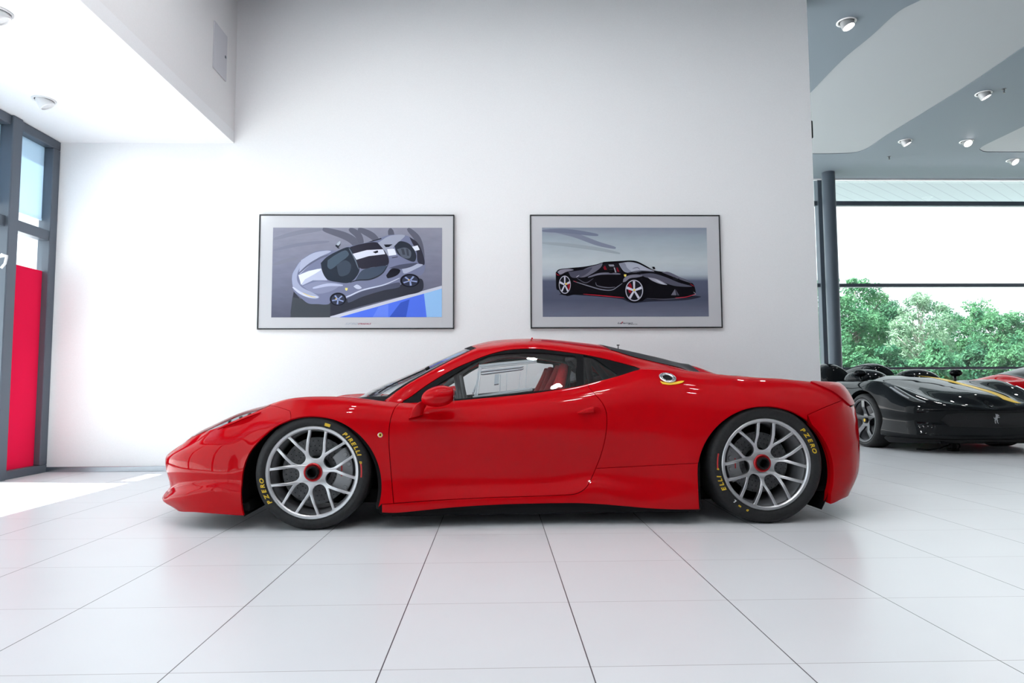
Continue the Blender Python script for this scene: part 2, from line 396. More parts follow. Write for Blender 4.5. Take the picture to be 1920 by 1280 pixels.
def panel(skin, name, outline, material, parent, mirror='both', gap=.0015, depth=.016, off=0., holes=(), step=.03, side=None, mb=None, disp=None, centre=True, slot=0):
    """Mesh one body panel of a skin inside a (u,t) outline, with turned-in edges. mirror: 'both' joins the two halves, 'near' / 'far' builds one."""
    S = np.array([1, TAU]); loops = [np.array(outline)*S]+[np.array(h)*S for h in holes]
    V = []; E = []; Fc = []
    for L in loops:
        b = len(V); V += [Vector((float(x), float(y))) for x, y in L]; n = len(L); E += [(b+i, b+(i+1) % n) for i in range(n)]
    lo, hi = loops[0].min(0), loops[0].max(0)
    gx, gy = np.meshgrid(np.arange(lo[0]+step/2, hi[0], step), np.arange(lo[1]+step/2, hi[1], step*.866), indexing='ij')
    gx = gx+(np.arange(gx.shape[1]) % 2)[None, :]*step/2
    pts = np.stack([gx.ravel(), gy.ravel()], 1); k = pip(loops[0], pts) & (seg_dist(loops[0], pts) > step*.42)
    for h in loops[1:]: k &= ~pip(h, pts) & (seg_dist(h, pts) > step*.42)
    V += [Vector((float(x), float(y))) for x, y in pts[k]]
    vo, eo, fo, *_ = delaunay_2d_cdt(V, E, [], 0, 1e-6)
    q = np.array([(p.x, p.y) for p in vo]); F = np.array([f for f in fo if len(f) == 3]); c = q[F].mean(1)
    ok = pip(loops[0], c)
    for h in loops[1:]: ok &= ~pip(h, c)
    a = q[F]; area = (a[:, 1, 0]-a[:, 0, 0])*(a[:, 2, 1]-a[:, 0, 1])-(a[:, 1, 1]-a[:, 0, 1])*(a[:, 2, 0]-a[:, 0, 0])
    ok &= np.abs(area) > 1e-9; F = F[ok]; area = area[ok]; F[area > 0] = F[area > 0][:, ::-1]
    used = np.unique(F); re = -np.ones(len(q), int); re[used] = np.arange(len(used)); F = re[F]; q = q[used]
    u, t = q[:, 0], q[:, 1]/TAU; X = skin.P(u, t); N = skin.Nrm(u, t)
    if disp is not None: X = X+N*disp(u, t)[:, None]
    X = X+N*off
    # boundary
    ed = {}
    for f in F:
        for i in range(3): ed[(f[i], f[(i+1) % 3])] = 1
    B = [e for e in ed if (e[1], e[0]) not in ed]
    cent = X[:, 1] < .003
    if gap:
        acc = np.zeros_like(X)
        for i, j in B:
            if cent[i] and cent[j] and centre: continue
            d = X[j]-X[i]; m = np.cross(N[i]+N[j], d); L = np.linalg.norm(m)
            if L > 1e-9: acc[i] += m/L; acc[j] += m/L
        L = np.linalg.norm(acc, axis=1, keepdims=True); sgn = 1
        X = X+np.where(L > 1e-6, acc/np.maximum(L, 1e-6), 0)*gap*sgn
    own = mb is None; mb = mb or MB()
    def emit(sy):
        M = np.array([1, sy, 1]); Xs, Ns = X*M, N*M
        Fs = F if sy > 0 else F[:, ::-1]
        mb.add(Xs, Fs, slot, True, Ns)
        if depth:
            D = (X-N*depth)*M; VV = []; FF = []
            for i, j in B:
                if cent[i] and cent[j] and centre: continue
                b = len(VV); VV += [Xs[i], Xs[j], D[j], D[i]]; FF.append((b+1, b, b+3, b+2) if sy > 0 else (b, b+1, b+2, b+3))
            mb.add(VV, FF, slot, False)
    if mirror in ('both', 'near'): emit(-1)
    if mirror in ('both', 'far'): emit(1)
    return mb.build(name, material, parent) if own else mb
# ---------------------------------------------------------------- red car
M_RED = mat('red_paint', (.46, .0008, .004), .4, 0, 0., .55); M_RED.node_tree.nodes['Principled BSDF'].inputs['Coat IOR'].default_value = 1.4
M_BLACK = mat('black_trim', (.010, .010, .011), .45, 0, .18)
M_MATT = mat('matt_black', (.008, .008, .009), .8, 0, .2)
M_GLASS = glass_mat('car_glass', (.90, .93, .93), 1.5)
M_DGLASS = glass_mat('dark_glass', (.16, .17, .18), 1.5)
def arc_px(cx, cy, r, a0, a1, n=40):
    return [(cx+r*math.cos(math.radians(a0+(a1-a0)*i/n)), cy-r*math.sin(math.radians(a0+(a1-a0)*i/n))) for i in range(n+1)]
DOOR_F = [(750,755),(743,761),(737.5,770),(731.4,789.8),(729,817),(730.5,853.8),(733,884),(736,921),(738,943.6)]
DOOR_B = [(738,943.6),(823,937.5),(914,933),(1005.6,930),(1066.6,927.5)]
DOOR_R = [(1066.6,927.5),(1082,925),(1097,916),(1106,902.5),(1117,878),(1127.5,850.7),(1135,820),(1138,793),(1136.6,771.5),(1129,754.7),(1115,738),(1104,726)]
DOOR_RL = DOOR_R[:5]; DOOR_RU = DOOR_R[4:]
SEAM = [(1117,878),(1210,873),(1309,868)]
FA = arc_px(584, 911, 131, 197, -18)            # front arch, left foot over the top to the right foot
FA_L = [q for q in FA if q[0] < 547 and q[1] < 945]; FA_R = [q for q in FA if q[0] >= 547]
RA = arc_px(1435.5, 889, 127.5, 190, -22)
RA_U = [q for q in RA if q[1] < 868 and q[0] < 1512]; RA_RB = [q for q in RA if q[0] > 1510]
B = BODY
uA = B.from_px(755, 754.5, (5.5, 6.4))[0]; uTip = B.from_px(1206, 691, (5.5, 7.2))[0]
uDr = B.from_px(1104, 726, (5, 6.1))[0]; uDf = B.from_px(750, 755, (5, 6.2))[0]
uW0 = B.from_px(724, 751, (7.5, 8.2))[0]; uW1 = B.from_px(893, 652.5, (7.5, 8.4))[0]; uG = B.from_px(1144, 655.5, (7.6, 8.2))[0]
uGe = 2.42
uHl = B.from_px(359, 821, (4, 6.2))[0]; uHr = B.from_px(505, 761, (5, 6.3))[0]
car = empty('sports_car', CAR_O, CAR_A, None, 'large red two-seat race coupe with silver centre-lock wheels in front of the white wall', 'car')
HL_LOW = [(505,761),(487,768.5),(459,780),(430.6,791.7),(406.7,801.6),(381,810.5),(359,821)]
hl_low = [B.from_px(a, b, (4, 6.15)) for a, b in smooth_path(HL_LOW, 4)]
hl_low[-1] = (hl_low[-1][0], min(hl_low[-1][1], 6.0))
hl_up = [(u, t+.62*math.sin(math.pi*min(1, max(0, i/(len(hl_low)-1)*.82+.02)))**.7+.02) for i, (u, t) in enumerate(hl_low)]
HT = 6.42                                        # hood / fender line
tHr = hl_low[0][1]
# front bumper
SLOT = [(489,772.5),(459,783.5),(430.6,795.5),(407,805),(418,803),(446,797),(467,790.5),(478,783),(489,776)]
slot = uvpath(B, ('p', SLOT, (4, 6.1)))
fb = uvpath(B, ('p', [(457,966.5),(454,954),(452,930),(453,908),(456,881),(464,856),(477,836),(496,816.5),(516,800),(545,786)], (0, 5.2)),
            ('p', [(545,786),(545,778),(543.5,770)], (4, 6)), ('p', [(543.5,770),(530,765.5),(518,762),(507,760)], (4.5, 6.2)),
            ('g', hl_low), ('g', [(hl_low[-1][0]-.02, 6.42), (-.93, 9), (UN, 9), (UN, 0)]))
panel(B, 'front_bumper', fb, M_RED, car, holes=[slot])
# headlights
hl = uvpath(B, ('g', hl_low), ('g', hl_up[::-1]))
for sd in ('near', 'far'):
    panel(B, 'headlight', hl, M_GLASS, car, sd, off=.002, step=.02)
# hood
hd = uvpath(B, ('g', [(hl_low[-1][0]-.02, 6.42)]+[q for q in hl_up[::-1]]), ('g', [(hl_up[0][0]+.03, HT), (uW0-.03, HT+.25), (uW0+.0, 7.4), (uW0-.004, 8), (uW0-.004, 9), (-.93, 9)]))
panel(B, 'hood', hd, M_RED, car)
# front fenders
ff = uvpath(B, ('p', [(507,760),(518,762),(530,765.5),(543.5,770)], (4.5, 6.2)), ('p', [(543.5,770),(545,778),(545,786)], (4, 6)),
            ('p', FA_R, (0, 5.6)), ('p', [(716,944)], (0, 2)), ('p', [(716,945),(738,943.6)], (0, 2)), ('p', DOOR_F[::-1], (0, 6)), ('g', [(uA-.01, 6.06), (uA, 7.05), (uW0, 8), (uW0+.0, 7.4), (uW0-.03, HT+.25), (hl_up[0][0]+.03, HT), hl_up[0]]))
for sd in ('near', 'far'): panel(B, 'front_fender', ff, M_RED, car, sd)
# doors
dr = uvpath(B, ('p', DOOR_F, (0, 6)), ('p', DOOR_B, (0, 3)), ('p', DOOR_R, (0, 6)), ('g', [(uDr, 6), (uDf, 6)]))
sc = uvpath(B, ('p', [(1113,765),(1118,763),(1124,767),(1127,774),(1125,780),(1119,782),(1113,779)], (3, 6)))
door = [panel(B, 'door', dr, M_RED, car, sd, gap=.0022, holes=[sc]) for sd in ('near', 'far')]
# sills with the lower rear quarter
sl = uvpath(B, ('p', [(716,945),(738,943.6)], (0, 2)), ('p', DOOR_B, (0, 3)), ('p', DOOR_RL, (0, 5)), ('p', SEAM, (0, 5)),
            ('p', [(1309,868),(1308.5,885),(1309,905),(1310,930),(1311.5,954.5)], (0, 5)), ('g', [(B.from_px(1311.5, 954.5, (0, 1))[0], 0), (B.from_px(716, 959, (0, 1))[0], 0)]))
for sd in ('near', 'far'): panel(B, 'side_sill', sl, M_RED, car, sd)
# body shell: roof, pillars, quarters
TL = [(1519,716.5),(1530,721),(1546,728),(1562,736),(1578,748)]
tl_low = [B.from_px(a, b, (4.5, 6.4)) for a, b in smooth_path(TL, 5)]
uT0, uT1 = tl_low[0][0], tl_low[-1][0]; tT1 = tl_low[-1][1]
uE = 3.42
sh = uvpath(B, ('p', SEAM[::-1], (0, 5)), ('p', DOOR_RU, (2, 6)), ('g', [(uDr, 6), (uTip-.03, 6), (uTip, 6.5), (uTip-.03, 7), (uA, 7.0), (uW0, 8), (uW1, 8), (uW1, 9), (uG, 9), (uG, 8), (uGe, 8), (uGe+.05, 9), (UT, 9), (UT, 6.25), (uT0+.03, 6.25)]),
            ('g', tl_low), ('p', [(1577,751),(1545,764),(1514,777.5)], (4, 6)), ('p', [q for q in RA if q[1] < 868 and q[0] < 1515][::-1], (0, 5.9)))
panel(B, 'body_shell', sh, M_RED, car)
# ---------------------------------------------------------------- wheels
M_RUBBER = noise_mat(mat('tyre_rubber', (.016, .016, .017), .62, 0, .35), 60, .25, .1)
M_RIM = mat('satin_silver', (.56, .555, .57), .38, 1.)
M_BARREL = mat('rim_barrel_grey', (.20, .20, .21), .5, .3)
M_DISC = noise_mat(mat('brake_disc_grey', (.10, .10, .105), .5, .5), 40, .3)
M_CAL = mat('caliper_grey', (.30, .30, .31), .45, .3)
M_NUT = mat('nut_red', (.45, .015, .02), .3, .5)
M_YEL = mat('tyre_yellow', (.62, .40, .02), .6)
M_REDMARK = mat('tyre_red', (.5, .03, .03), .6)
M_WHT = mat('tyre_white', (.75, .75, .75), .6)
def curve_shape(loops, extrude, bevel, res=2):
    """2D loops (outer + holes) filled, extruded and bevelled -> verts (x, y, z), faces."""
    cu = bpy.data.curves.new('tmp', 'CURVE'); cu.dimensions = '2D'; cu.fill_mode = 'BOTH'
    cu.extrude = extrude; cu.bevel_depth = bevel; cu.bevel_resolution = res; cu.offset = -bevel
    for L in loops:
        s = cu.splines.new('POLY'); s.points.add(len(L)-1); s.use_cyclic_u = True
        for p, q in zip(s.points, L): p.co = (q[0], q[1], 0, 1)
    o = bpy.data.objects.new('tmp', cu); COL.objects.link(o)
    me = bpy.data.meshes.new_from_object(o.evaluated_get(bpy.context.evaluated_depsgraph_get()))
    V = [tuple(v.co) for v in me.vertices]; F = [tuple(p.vertices) for p in me.polygons]
    bpy.data.objects.remove(o); bpy.data.curves.remove(cu); bpy.data.meshes.remove(me)
    return V, F
_TXT = {}
def text_shape(txt, size=1., shear=0., bold=0., extrude=0.):
    key = (txt, size, shear, bold, extrude)
    if key in _TXT: return _TXT[key]
    cu = bpy.data.curves.new('tmp', 'FONT'); cu.body = txt; cu.size = size; cu.shear = shear; cu.offset = bold; cu.extrude = extrude; cu.resolution_u = 3
    o = bpy.data.objects.new('tmp', cu); COL.objects.link(o)
    me = bpy.data.meshes.new_from_object(o.evaluated_get(bpy.context.evaluated_depsgraph_get()))
    V = [tuple(v.co) for v in me.vertices]; F = [tuple(p.vertices) for p in me.polygons]
    bpy.data.objects.remove(o); bpy.data.curves.remove(cu); bpy.data.meshes.remove(me)
    _TXT[key] = (V, F); return V, F
def chaikin(P, n=2):
    for _ in range(n):
        Q = []
        for i in range(len(P)):
            a, b = np.array(P[i]), np.array(P[(i+1) % len(P)]); Q += [tuple(a*.75+b*.25), tuple(a*.25+b*.75)]
        P = Q
    return P
def rot2(P, a): c, s = math.cos(a), math.sin(a); return [(x*c-y*s, x*s+y*c) for x, y in P]
def dense(P, step):
    out = []
    for i in range(len(P)):
        a, b = np.array(P[i]), np.array(P[(i+1) % len(P)]); k = max(1, int(np.hypot(*(b-a))/step))
        out += [tuple(a+(b-a)*j/k) for j in range(k)]
    return out
def circ(r, n): return [(r*math.cos(2*math.pi*i/n), r*math.sin(2*math.pi*i/n)) for i in range(n)]
def y_spoke_holes(k, phase, ri):
    """Windows of a wheel with seven Y spokes."""
    H = []
    for i in range(7):
        c = phase+i*2*math.pi/7; m = c+math.pi/7
        e = math.asin(.0534/ri); arc = [(ri*math.cos(e*(1-2*j/8)), ri*math.sin(e*(1-2*j/8))) for j in range(9)]
        V = arc+[(.134, -.0015), (.130, 0), (.134, .0015)]
        e = math.asin(.0375/ri); arc = [(ri*math.cos(e*(1-2*j/6)), ri*math.sin(e*(1-2*j/6))) for j in range(7)]
        U = arc+[(.18, -.0385), (.135, -.0395), (.112, -.0385), (.095, -.033), (.083, -.022), (.078, -.009), (.078, .009), (.083, .022), (.095, .033), (.112, .0385), (.135, .0395), (.18, .0385)]
        H += [rot2(chaikin(dense(V, .012), 2), c), rot2(chaikin(dense(U, .012), 2), m)]
    return H
def star_holes(n, phase, ri, r0=.06):
    H = []
    for i in range(n):
        m = phase+(i+.5)*2*math.pi/n; e = math.pi/n-.13
        arc = [(ri*math.cos(e*(1-2*j/8)), ri*math.sin(e*(1-2*j/8))) for j in range(9)]
        U = arc+[(.12, -.12*math.tan(math.pi/n)+.040), (.085, -.02), (.078, 0), (.085, .02), (.12, .12*math.tan(math.pi/n)-.040)]
        H.append(rot2(chaikin(dense(U, .02), 2), m))
    return H
def tyre_profile(R, rr, W):
    return [(rr-.006, .016), (rr+.004, .008), (rr+.012, .003), (rr+.022, .0), (R-.036, .0005), (R-.026, .003), (R-.016, .009), (R-.008, .018), (R-.003, .030), (R, .048),
            (R, W*.5), (R, W-.048), (R-.003, W-.03), (R-.010, W-.016), (R-.024, W-.004), (R-.04, W), (rr+.012, W-.003), (rr-.006, W-.016)]
def mesh_obj(V, F, name, m, parent, sharp=35, smooth=True):
    return MB().add(V, F, 0, smooth).build(name, m, parent, True, sharp)
def make_wheel(parent, name, loc, R, rr, W, holes, dish, phase, hub=True, rim_mat=None, disc=(.075, .19), cal=None, texts=(), face_out=-1, detail=True):
    """One wheel: the rim is the part's own mesh; outer face towards -y at y = 0, axis along y."""
    prof = tyre_profile(R, rr, W)
    ri = rr-.022
    V, F = curve_shape([circ(rr-.014, 128)]+holes+[circ(.034, 40)], .010, .0035)
    rs = np.array([0, .05, .08, .13, .18, ri, .4]); ds = np.array([dish*.9, dish*.92, dish*.9, dish*.62, dish*.28, .014, .012])
    V = [(x, float(pchip(rs, ds, [math.hypot(x, y)])[0])+.0135-z, y) for x, y, z in V]
    mb = MB().add(V, F, 0, True)
    mb.lathe([(rr-.022, .030), (rr-.022, .013), (rr-.016, .006), (rr-.004, .004), (rr, .008), (rr, .018), (rr-.010, .026)], 96)
    mb.lathe([(rr-.016, .022), (rr-.026, .05), (rr-.034, .07), (rr-.034, W-.05), (rr-.012, W-.012)], 96, mat=1)
    w = mb.build(name, [rim_mat or M_RIM, M_BARREL], parent, True, 38, loc)
    if face_out > 0: w.rotation_euler = (0, 0, math.pi)
    t = MB().lathe(prof, 112).build('tyre', M_RUBBER, w, True, 60)
    if disc:
        y0 = W*.42; d = MB(); d.lathe([(disc[0], y0), (disc[1], y0), (disc[1], y0+.032), (disc[0], y0+.032)], 96, closed=True, smooth=False)
        d.lathe([(.0, y0-.03), (disc[0]-.004, y0-.03), (disc[0]+.006, y0-.004), (disc[0]+.006, y0+.02)], 48, mat=1)
        if detail:
            for i in range(10):
                a = 2*math.pi*(i+.3)/10
                d.lathe([(0, y0-.012), (.006, y0-.012), (.006, y0)], 6, mat=0, M=Matrix.Translation((math.cos(a)*(disc[0]+.016), 0, math.sin(a)*(disc[0]+.016))))
            for i in range(36):
                for k in range(3):
                    a = 2*math.pi*(i+k*.33)/36; q = disc[0]+.036+k*.028
                    d.lathe([(0, y0-.0006), (.0034, y0-.0006)], 6, mat=1, M=Matrix.Translation((math.cos(a)*q, 0, math.sin(a)*q)))
        d.build('brake_disc', [M_DISC, M_MATT], w, True, 40)
    if cal:
        a0, a1 = map(math.radians, cal); r0, r1 = disc[0]+.045, disc[1]+.026; n = 14; y0 = W*.42-.030; y1 = W*.42+.06
        arc = lambda r: [(r*math.cos(a0+(a1-a0)*i/n), r*math.sin(a0+(a1-a0)*i/n)) for i in range(n+1)]
        c = MB(); Vc, Fc = curve_shape([chaikin(arc(r1)+arc(r0)[::-1], 1)], (y1-y0)/2-.006, .006)
        c.add([(x, (y0+y1)/2-z, y) for x, y, z in Vc], Fc, 0, True)
        for i in (2, 5, 9, 12):
            a = a0+(a1-a0)*i/n
            c.lathe([(0, y0-.007), (.011, y0-.007), (.013, y0)], 12, M=Matrix.Translation((math.cos(a)*(r1-.02), 0, math.sin(a)*(r1-.02))))
        am = (a0+a1)/2; rm = r0+.028
        c.box((-.0035, y0-.0012, -.03), (.0035, y0+.001, .03), 1, Matrix.Rotation(-am, 4, 'Y')@Matrix.Translation((rm, 0, 0)))
        c.build('brake_caliper', [M_CAL, M_REDMARK], w, True, 35)
    if hub:
        yh = float(ds[0]); h = MB()
        h.lathe([(.052, yh+.012), (.052, yh-.006), (.046, yh-.010), (.036, yh-.006)], 7 if False else 40)
        h.lathe([(.036, yh+.01), (.036, yh-.026), (.033, yh-.030), (.026, yh-.030), (.025, yh+.03), (0, yh+.03)], 32, mat=1)
        h.build('wheel_nut', [M_NUT, M_BLACK], w, True, 40)
    if texts:
        pr = np.array([p for p in prof[:9]]); yat = lambda r: -.0012
        for nm, txt, m, a0, r, hgt, adv in texts:
            L = MB(); a = math.radians(a0)
            for ch in txt:
                if ch in '|#':
                    w_ = .004 if ch == '|' else hgt*1.9; P4 = [(0, 0), (w_, 0), (w_, hgt if ch == '#' else hgt), (0, hgt)]
                    if ch == '|': P4 = [(0, 0), (adv, 0), (adv, .008), (0, .008)]
                    Vt, Ft = dense(P4, .004), None; Ft = [tuple(range(len(Vt)))]; Vt = [(p[0], p[1], 0) for p in Vt]; wd = w_
                else:
                    Vt, Ft = text_shape(ch, hgt/.7, .25, .0013)
                    wd = max(p[0] for p in Vt)-min(p[0] for p in Vt); x0 = min(p[0] for p in Vt); Vt = [((p[0]-x0)*1.15, p[1], p[2]) for p in Vt]; wd *= 1.15
                Q = []
                for x, y, z in Vt:
                    th = a-x/r; rad = r+y-hgt/2; Q.append((rad*math.cos(th), yat(rad), rad*math.sin(th)))
                L.add(Q, Ft); a -= (wd+adv*.22)/r if ch not in '|#' else (adv+.004)/r
            L.build(nm, m, w, False)
    return w
# ---------------------------------------------------------------- red car: the rest of the body, glass, cabin, wheels
M_LENS = mat('tail_lens', (.42, .0, .005), .3, 0, .08, 0.)
M_CHROME = mat('brushed_metal', (.6, .6, .62), .25, 1.)
M_YELLOW = mat('yellow_paint', (.85, .52, .01), .4, 0, .5, .5)
M_ENG = mat('smoked_cover', (.008, .008, .009), .3, 0, .12)
M_LINER = noise_mat(mat('headliner', (.30, .29, .28), .9), 80, .2)
M_SEATRED = noise_mat(mat('seat_red', (.42, .008, .014), .75), 90, .25, .15)
M_ACRYL = glass_mat('clear_plastic', (.80, .82, .84), 1.5)
M_ACRYL2 = mat('frosted_edge', (.34, .36, .40), .25, 0, .6)
for M_ in (M_ACRYL,):
    nt = M_.node_tree; mx = [n for n in nt.nodes if n.type == 'MIX_SHADER'][0]; o_ = [n for n in nt.nodes if n.type == 'OUTPUT_MATERIAL'][0]; m2 = nt.nodes.new('ShaderNodeMixShader'); df = nt.nodes.new('ShaderNodeBsdfDiffuse'); df.inputs[0].default_value = (.75, .77, .80, 1); m2.inputs[0].default_value = .35
    nt.links.new(mx.outputs[0], m2.inputs[1]); nt.links.new(df.outputs[0], m2.inputs[2]); nt.links.new(m2.outputs[0], o_.inputs[0])
M_TRIM = mat('dull_black_trim', (.006, .006, .007), .55, 0, .06)
rb = uvpath(B, ('p', [(1514,777.5),(1545,764),(1577,751)], (4, 6)), ('g', [tl_low[-1], (uT1+.06, 4.9), (UT, 4.9), (UT, 0), (B.from_px(1557, 944, (0, 2))[0], .0)]),
            ('p', [q for q in RA if q[0] > 1514 and q[1] < 930][::-1], (0, 5.2)))
panel(B, 'rear_bumper', rb, M_RED, car, depth=.05)
uL = min(uT1+.30, 3.55)
tl = uvpath(B, ('g', tl_low), ('g', [(uT1+.06, 4.95), (uL, 5.0), (uL, 6.2), (uT0+.03, 6.25)]))
for sd in ('near', 'far'): panel(B, 'tail_light', tl, M_LENS, car, sd, off=.008, depth=.03)
fa = uvpath(B, ('g', [(uL, 4.9), (UT, 4.9), (UT, 6.25), (uL, 6.25)])); panel(B, 'rear_fascia', fa, M_BLACK, car)
# glass
ws = uvpath(B, ('g', [(uW0, 8), (uW1, 8), (uW1, 9), (uW0, 9)])); panel(B, 'windshield', ws, M_GLASS, car, off=-.004, depth=0)
wt = uvpath(B, ('g', [(uW0, 8), (uW1, 8), (uW1, 9), (uW1-.03, 9), (uW1-.03, 8.05), (uW0+.035, 8.06), (uW0+.018, 9), (uW0, 9)]))
panel(B, 'windshield_surround', wt, M_TRIM, car, off=-.001, depth=.002, gap=.001)
ec = uvpath(B, ('g', [(uG, 8), (uGe, 8), (uGe+.05, 9), (uG, 9)])); panel(B, 'engine_cover', ec, M_ENG, car, off=.004)
G1 = [(790,752),(803,739),(814,725.5),(836,711),(860,696),(880,683.5),(901,672.5),(918,666.5),(946,662),(984,660.2),(1021,660.8),(1059,665),(1080,668.5),(1079,696),(1077.5,722),(1040,728.6),(1002,732.6),(964,736),(927,739.8),(890,743.5),(850,747.5)]
G2 = [(1094.5,665.5),(1114,670.5),(1128.6,680.5),(1147,693.5),(1157,702.5),(1124,713),(1095,720)]
g1 = uvpath(B, ('p', G1, (6.0, 7.02))); g2 = uvpath(B, ('p', G2, (6.0, 7.02)))
tr = uvpath(B, ('g', [(uA, 6), (uDr, 6), (uTip-.03, 6), (uTip, 6.5), (uTip-.03, 7), (uA, 7)]))
for sd in ('near', 'far'):
    panel(B, 'window_surround', tr, M_TRIM, car, sd, off=-.003, holes=[g1, g2], depth=.02)
    panel(B, 'side_window', g1, M_GLASS, car, sd, off=-.008, depth=0, gap=-.006)
    panel(B, 'quarter_window', g2, M_DGLASS, car, sd, off=-.008, depth=0, gap=-.006)
# slot beside the headlight, lamp bodies
for sd in ('near', 'far'):
    c = np.array(slot).mean(0)
    panel(B, 'headlight_duct', slot, M_RED, car, sd, gap=-.002, off=-.004, depth=0, step=.012, disp=lambda u, t: -.05*np.clip(seg_dist(np.array(slot)*np.array([1, TAU]), np.stack([u, t*TAU], 1))/.012, 0, 1))
    mbl = panel(B, '', hl, None, None, sd, gap=.004, off=-.016, depth=0, step=.02, mb=MB())
    mid = (np.array(hl_low)+np.array(hl_up))/2; sg = -1 if sd == 'near' else 1
    for f_ in (.16, .30, .44, .58):
        u_, t_ = mid[int(f_*(len(mid)-1))]; p_ = B.P(u_, t_)-B.Nrm(u_, t_)*.012; M_ = Matrix.Translation((p_[0], sg*p_[1], p_[2]))@Vector(B.Nrm(u_, t_)*np.array([1, sg, 1])).to_track_quat('Z', 'Y').to_matrix().to_4x4()
        pj = MB(); pj.lathe([(0, .003), (.006, .002), (.008, 0), (.011, .0), (.011, -.004)], 16, 'z', 0, M_)
        pj.build('lamp_projector', M_BLACK, car)
    o = mbl.build('lamp_reflector', mat('lamp_silver', (.50, .56, .58), .3, .35), car)
# black backing sheets added to make the shut lines dark, and wheel housings
for sd in ('near', 'far'):
    lin = MB()
    for q in (dr, ff, sl): panel(B, '', q, None, None, sd, gap=-.02, off=-.03, depth=0, step=.08, mb=lin)
    lin.build('gap_backing', M_MATT, car)
WX = {'f': float(at_side(586, 886, .93)[0]), 'r': float(at_side(1434.5, 873, .93)[0])}
for (ax, az), r in (((at_side(584, 911, .93)[0], at_side(584, 911, .93)[2]), .418), ((at_side(1435.5, 889, .95)[0], at_side(1435.5, 889, .95)[2]), .418)):
    for s in (-1, 1):
        A = []; hs = MB()
        for w_, rr_ in ((.915, r-.012), (.90, r), (.52, r), (.515, .0)):
            A.append([(ax+rr_*math.cos(th), s*w_, az+rr_*math.sin(th)) for th in np.linspace(-.55 if ax > 1 else -.36, math.pi+.42, 44)])
        hs.grid(A); hs.build('wheel_housing', M_MATT, car, False)
un = MB(); un.box((.44, -.885, .062), (2.2, .885, .12), bev=.01); un.box((-.86, -.60, .095), (.5, .60, .14), bev=.01); un.box((2.1, -.62, .09), (3.2, .62, .17), bev=.01)
un.box((.40, -.90, .07), (.47, -.70, .19), bev=.008); un.box((.40, .70, .07), (.47, .90, .19), bev=.008)
un.box((2.98, -.86, .17), (3.13, .86, .20), bev=.008); un.box((-.45, -.88, .10), (-.36, .88, .15), bev=.008)
un.build('undertray', M_MATT, car)
# cabin
hlr = uvpath(B, ('g', [(uW1+.01, 7.15), (uG-.02, 7.15), (uG-.02, 9), (uW1+.01, 9)])); panel(B, 'headliner', hlr, M_LINER, car, off=-.03, depth=0)
cb = MB(); cb.box((.3, -.74, .12), (1.78, .74, .20)); cb.box((1.72, -.72, .12), (1.80, .72, .80), bev=.01); cb.box((.9, -.10, .2), (1.7, .10, .38), bev=.03)
for s in (-1, 1): cb.box((.5, s*.80-.03, .2), (1.75, s*.80+.03, .66), bev=.02)
cb.build('cabin_tub', M_MATT, car)
ds = MB(); prof = [(.34,.60),(.40,.645),(.52,.665),(.68,.68),(.74,.66),(.72,.58),(.62,.50),(.34,.48)]
ds.prism(prof, -.70, .70, 'y'); ds.build('dashboard', noise_mat(mat('dash_black', (.02, .02, .022), .7), 60, .3), car, True, 30)
st = empty('steering_wheel', (.86, -.37, .62), 0, car); st.rotation_euler = (0, math.radians(-22), 0)
MB().tube([(0, .17*math.cos(a), .16*math.sin(a)) for a in np.linspace(0, 2*math.pi, 33)[:-1]], .015, 10, closed=True).build('steering_rim', M_BLACK, st)
sp = MB(); sp.box((-.012, -.16, -.018), (.012, .16, .018), bev=.005); sp.box((-.02, -.05, -.09), (.02, .05, .05), bev=.01); sp.tube([(0, 0, 0), (-.14, 0, .02)], .025); sp.build('steering_spokes', M_BLACK, st)
cg = MB()
def cpt(px, py, w): return Vector(at_side(px, py, w))
R_ = .021
for s in (-1, 1):
    cg.tube([(.52, s*.66, .30), (.55, s*.66, .70), (.78, s*.58, .90), (.98, s*.50, 1.045), (1.25, s*.475, 1.075), (1.66, s*.475, 1.02)], R_)
    cg.tube([(1.66, s*.475, 1.02), (1.69, s*.60, .70), (1.70, s*.62, .2)], R_)
    cg.tube([(.80, s*.57, .92), (.86, s*.66, .60), (.90, s*.68, .25)], R_*.9)
    cg.tube([(1.66, s*.475, 1.02), (1.80, s*.46, .85)], R_)
cg.tube([(1.66, -.475, 1.02), (1.66, .475, 1.02)], R_); cg.tube([(.98, -.50, 1.045), (.98, .50, 1.045)], R_)
cg.tube([(1.66, -.475, 1.02), (1.70, .62, .25)], R_)
cg.build('roll_cage', mat('cage_grey', (.05, .052, .056), .4), car)
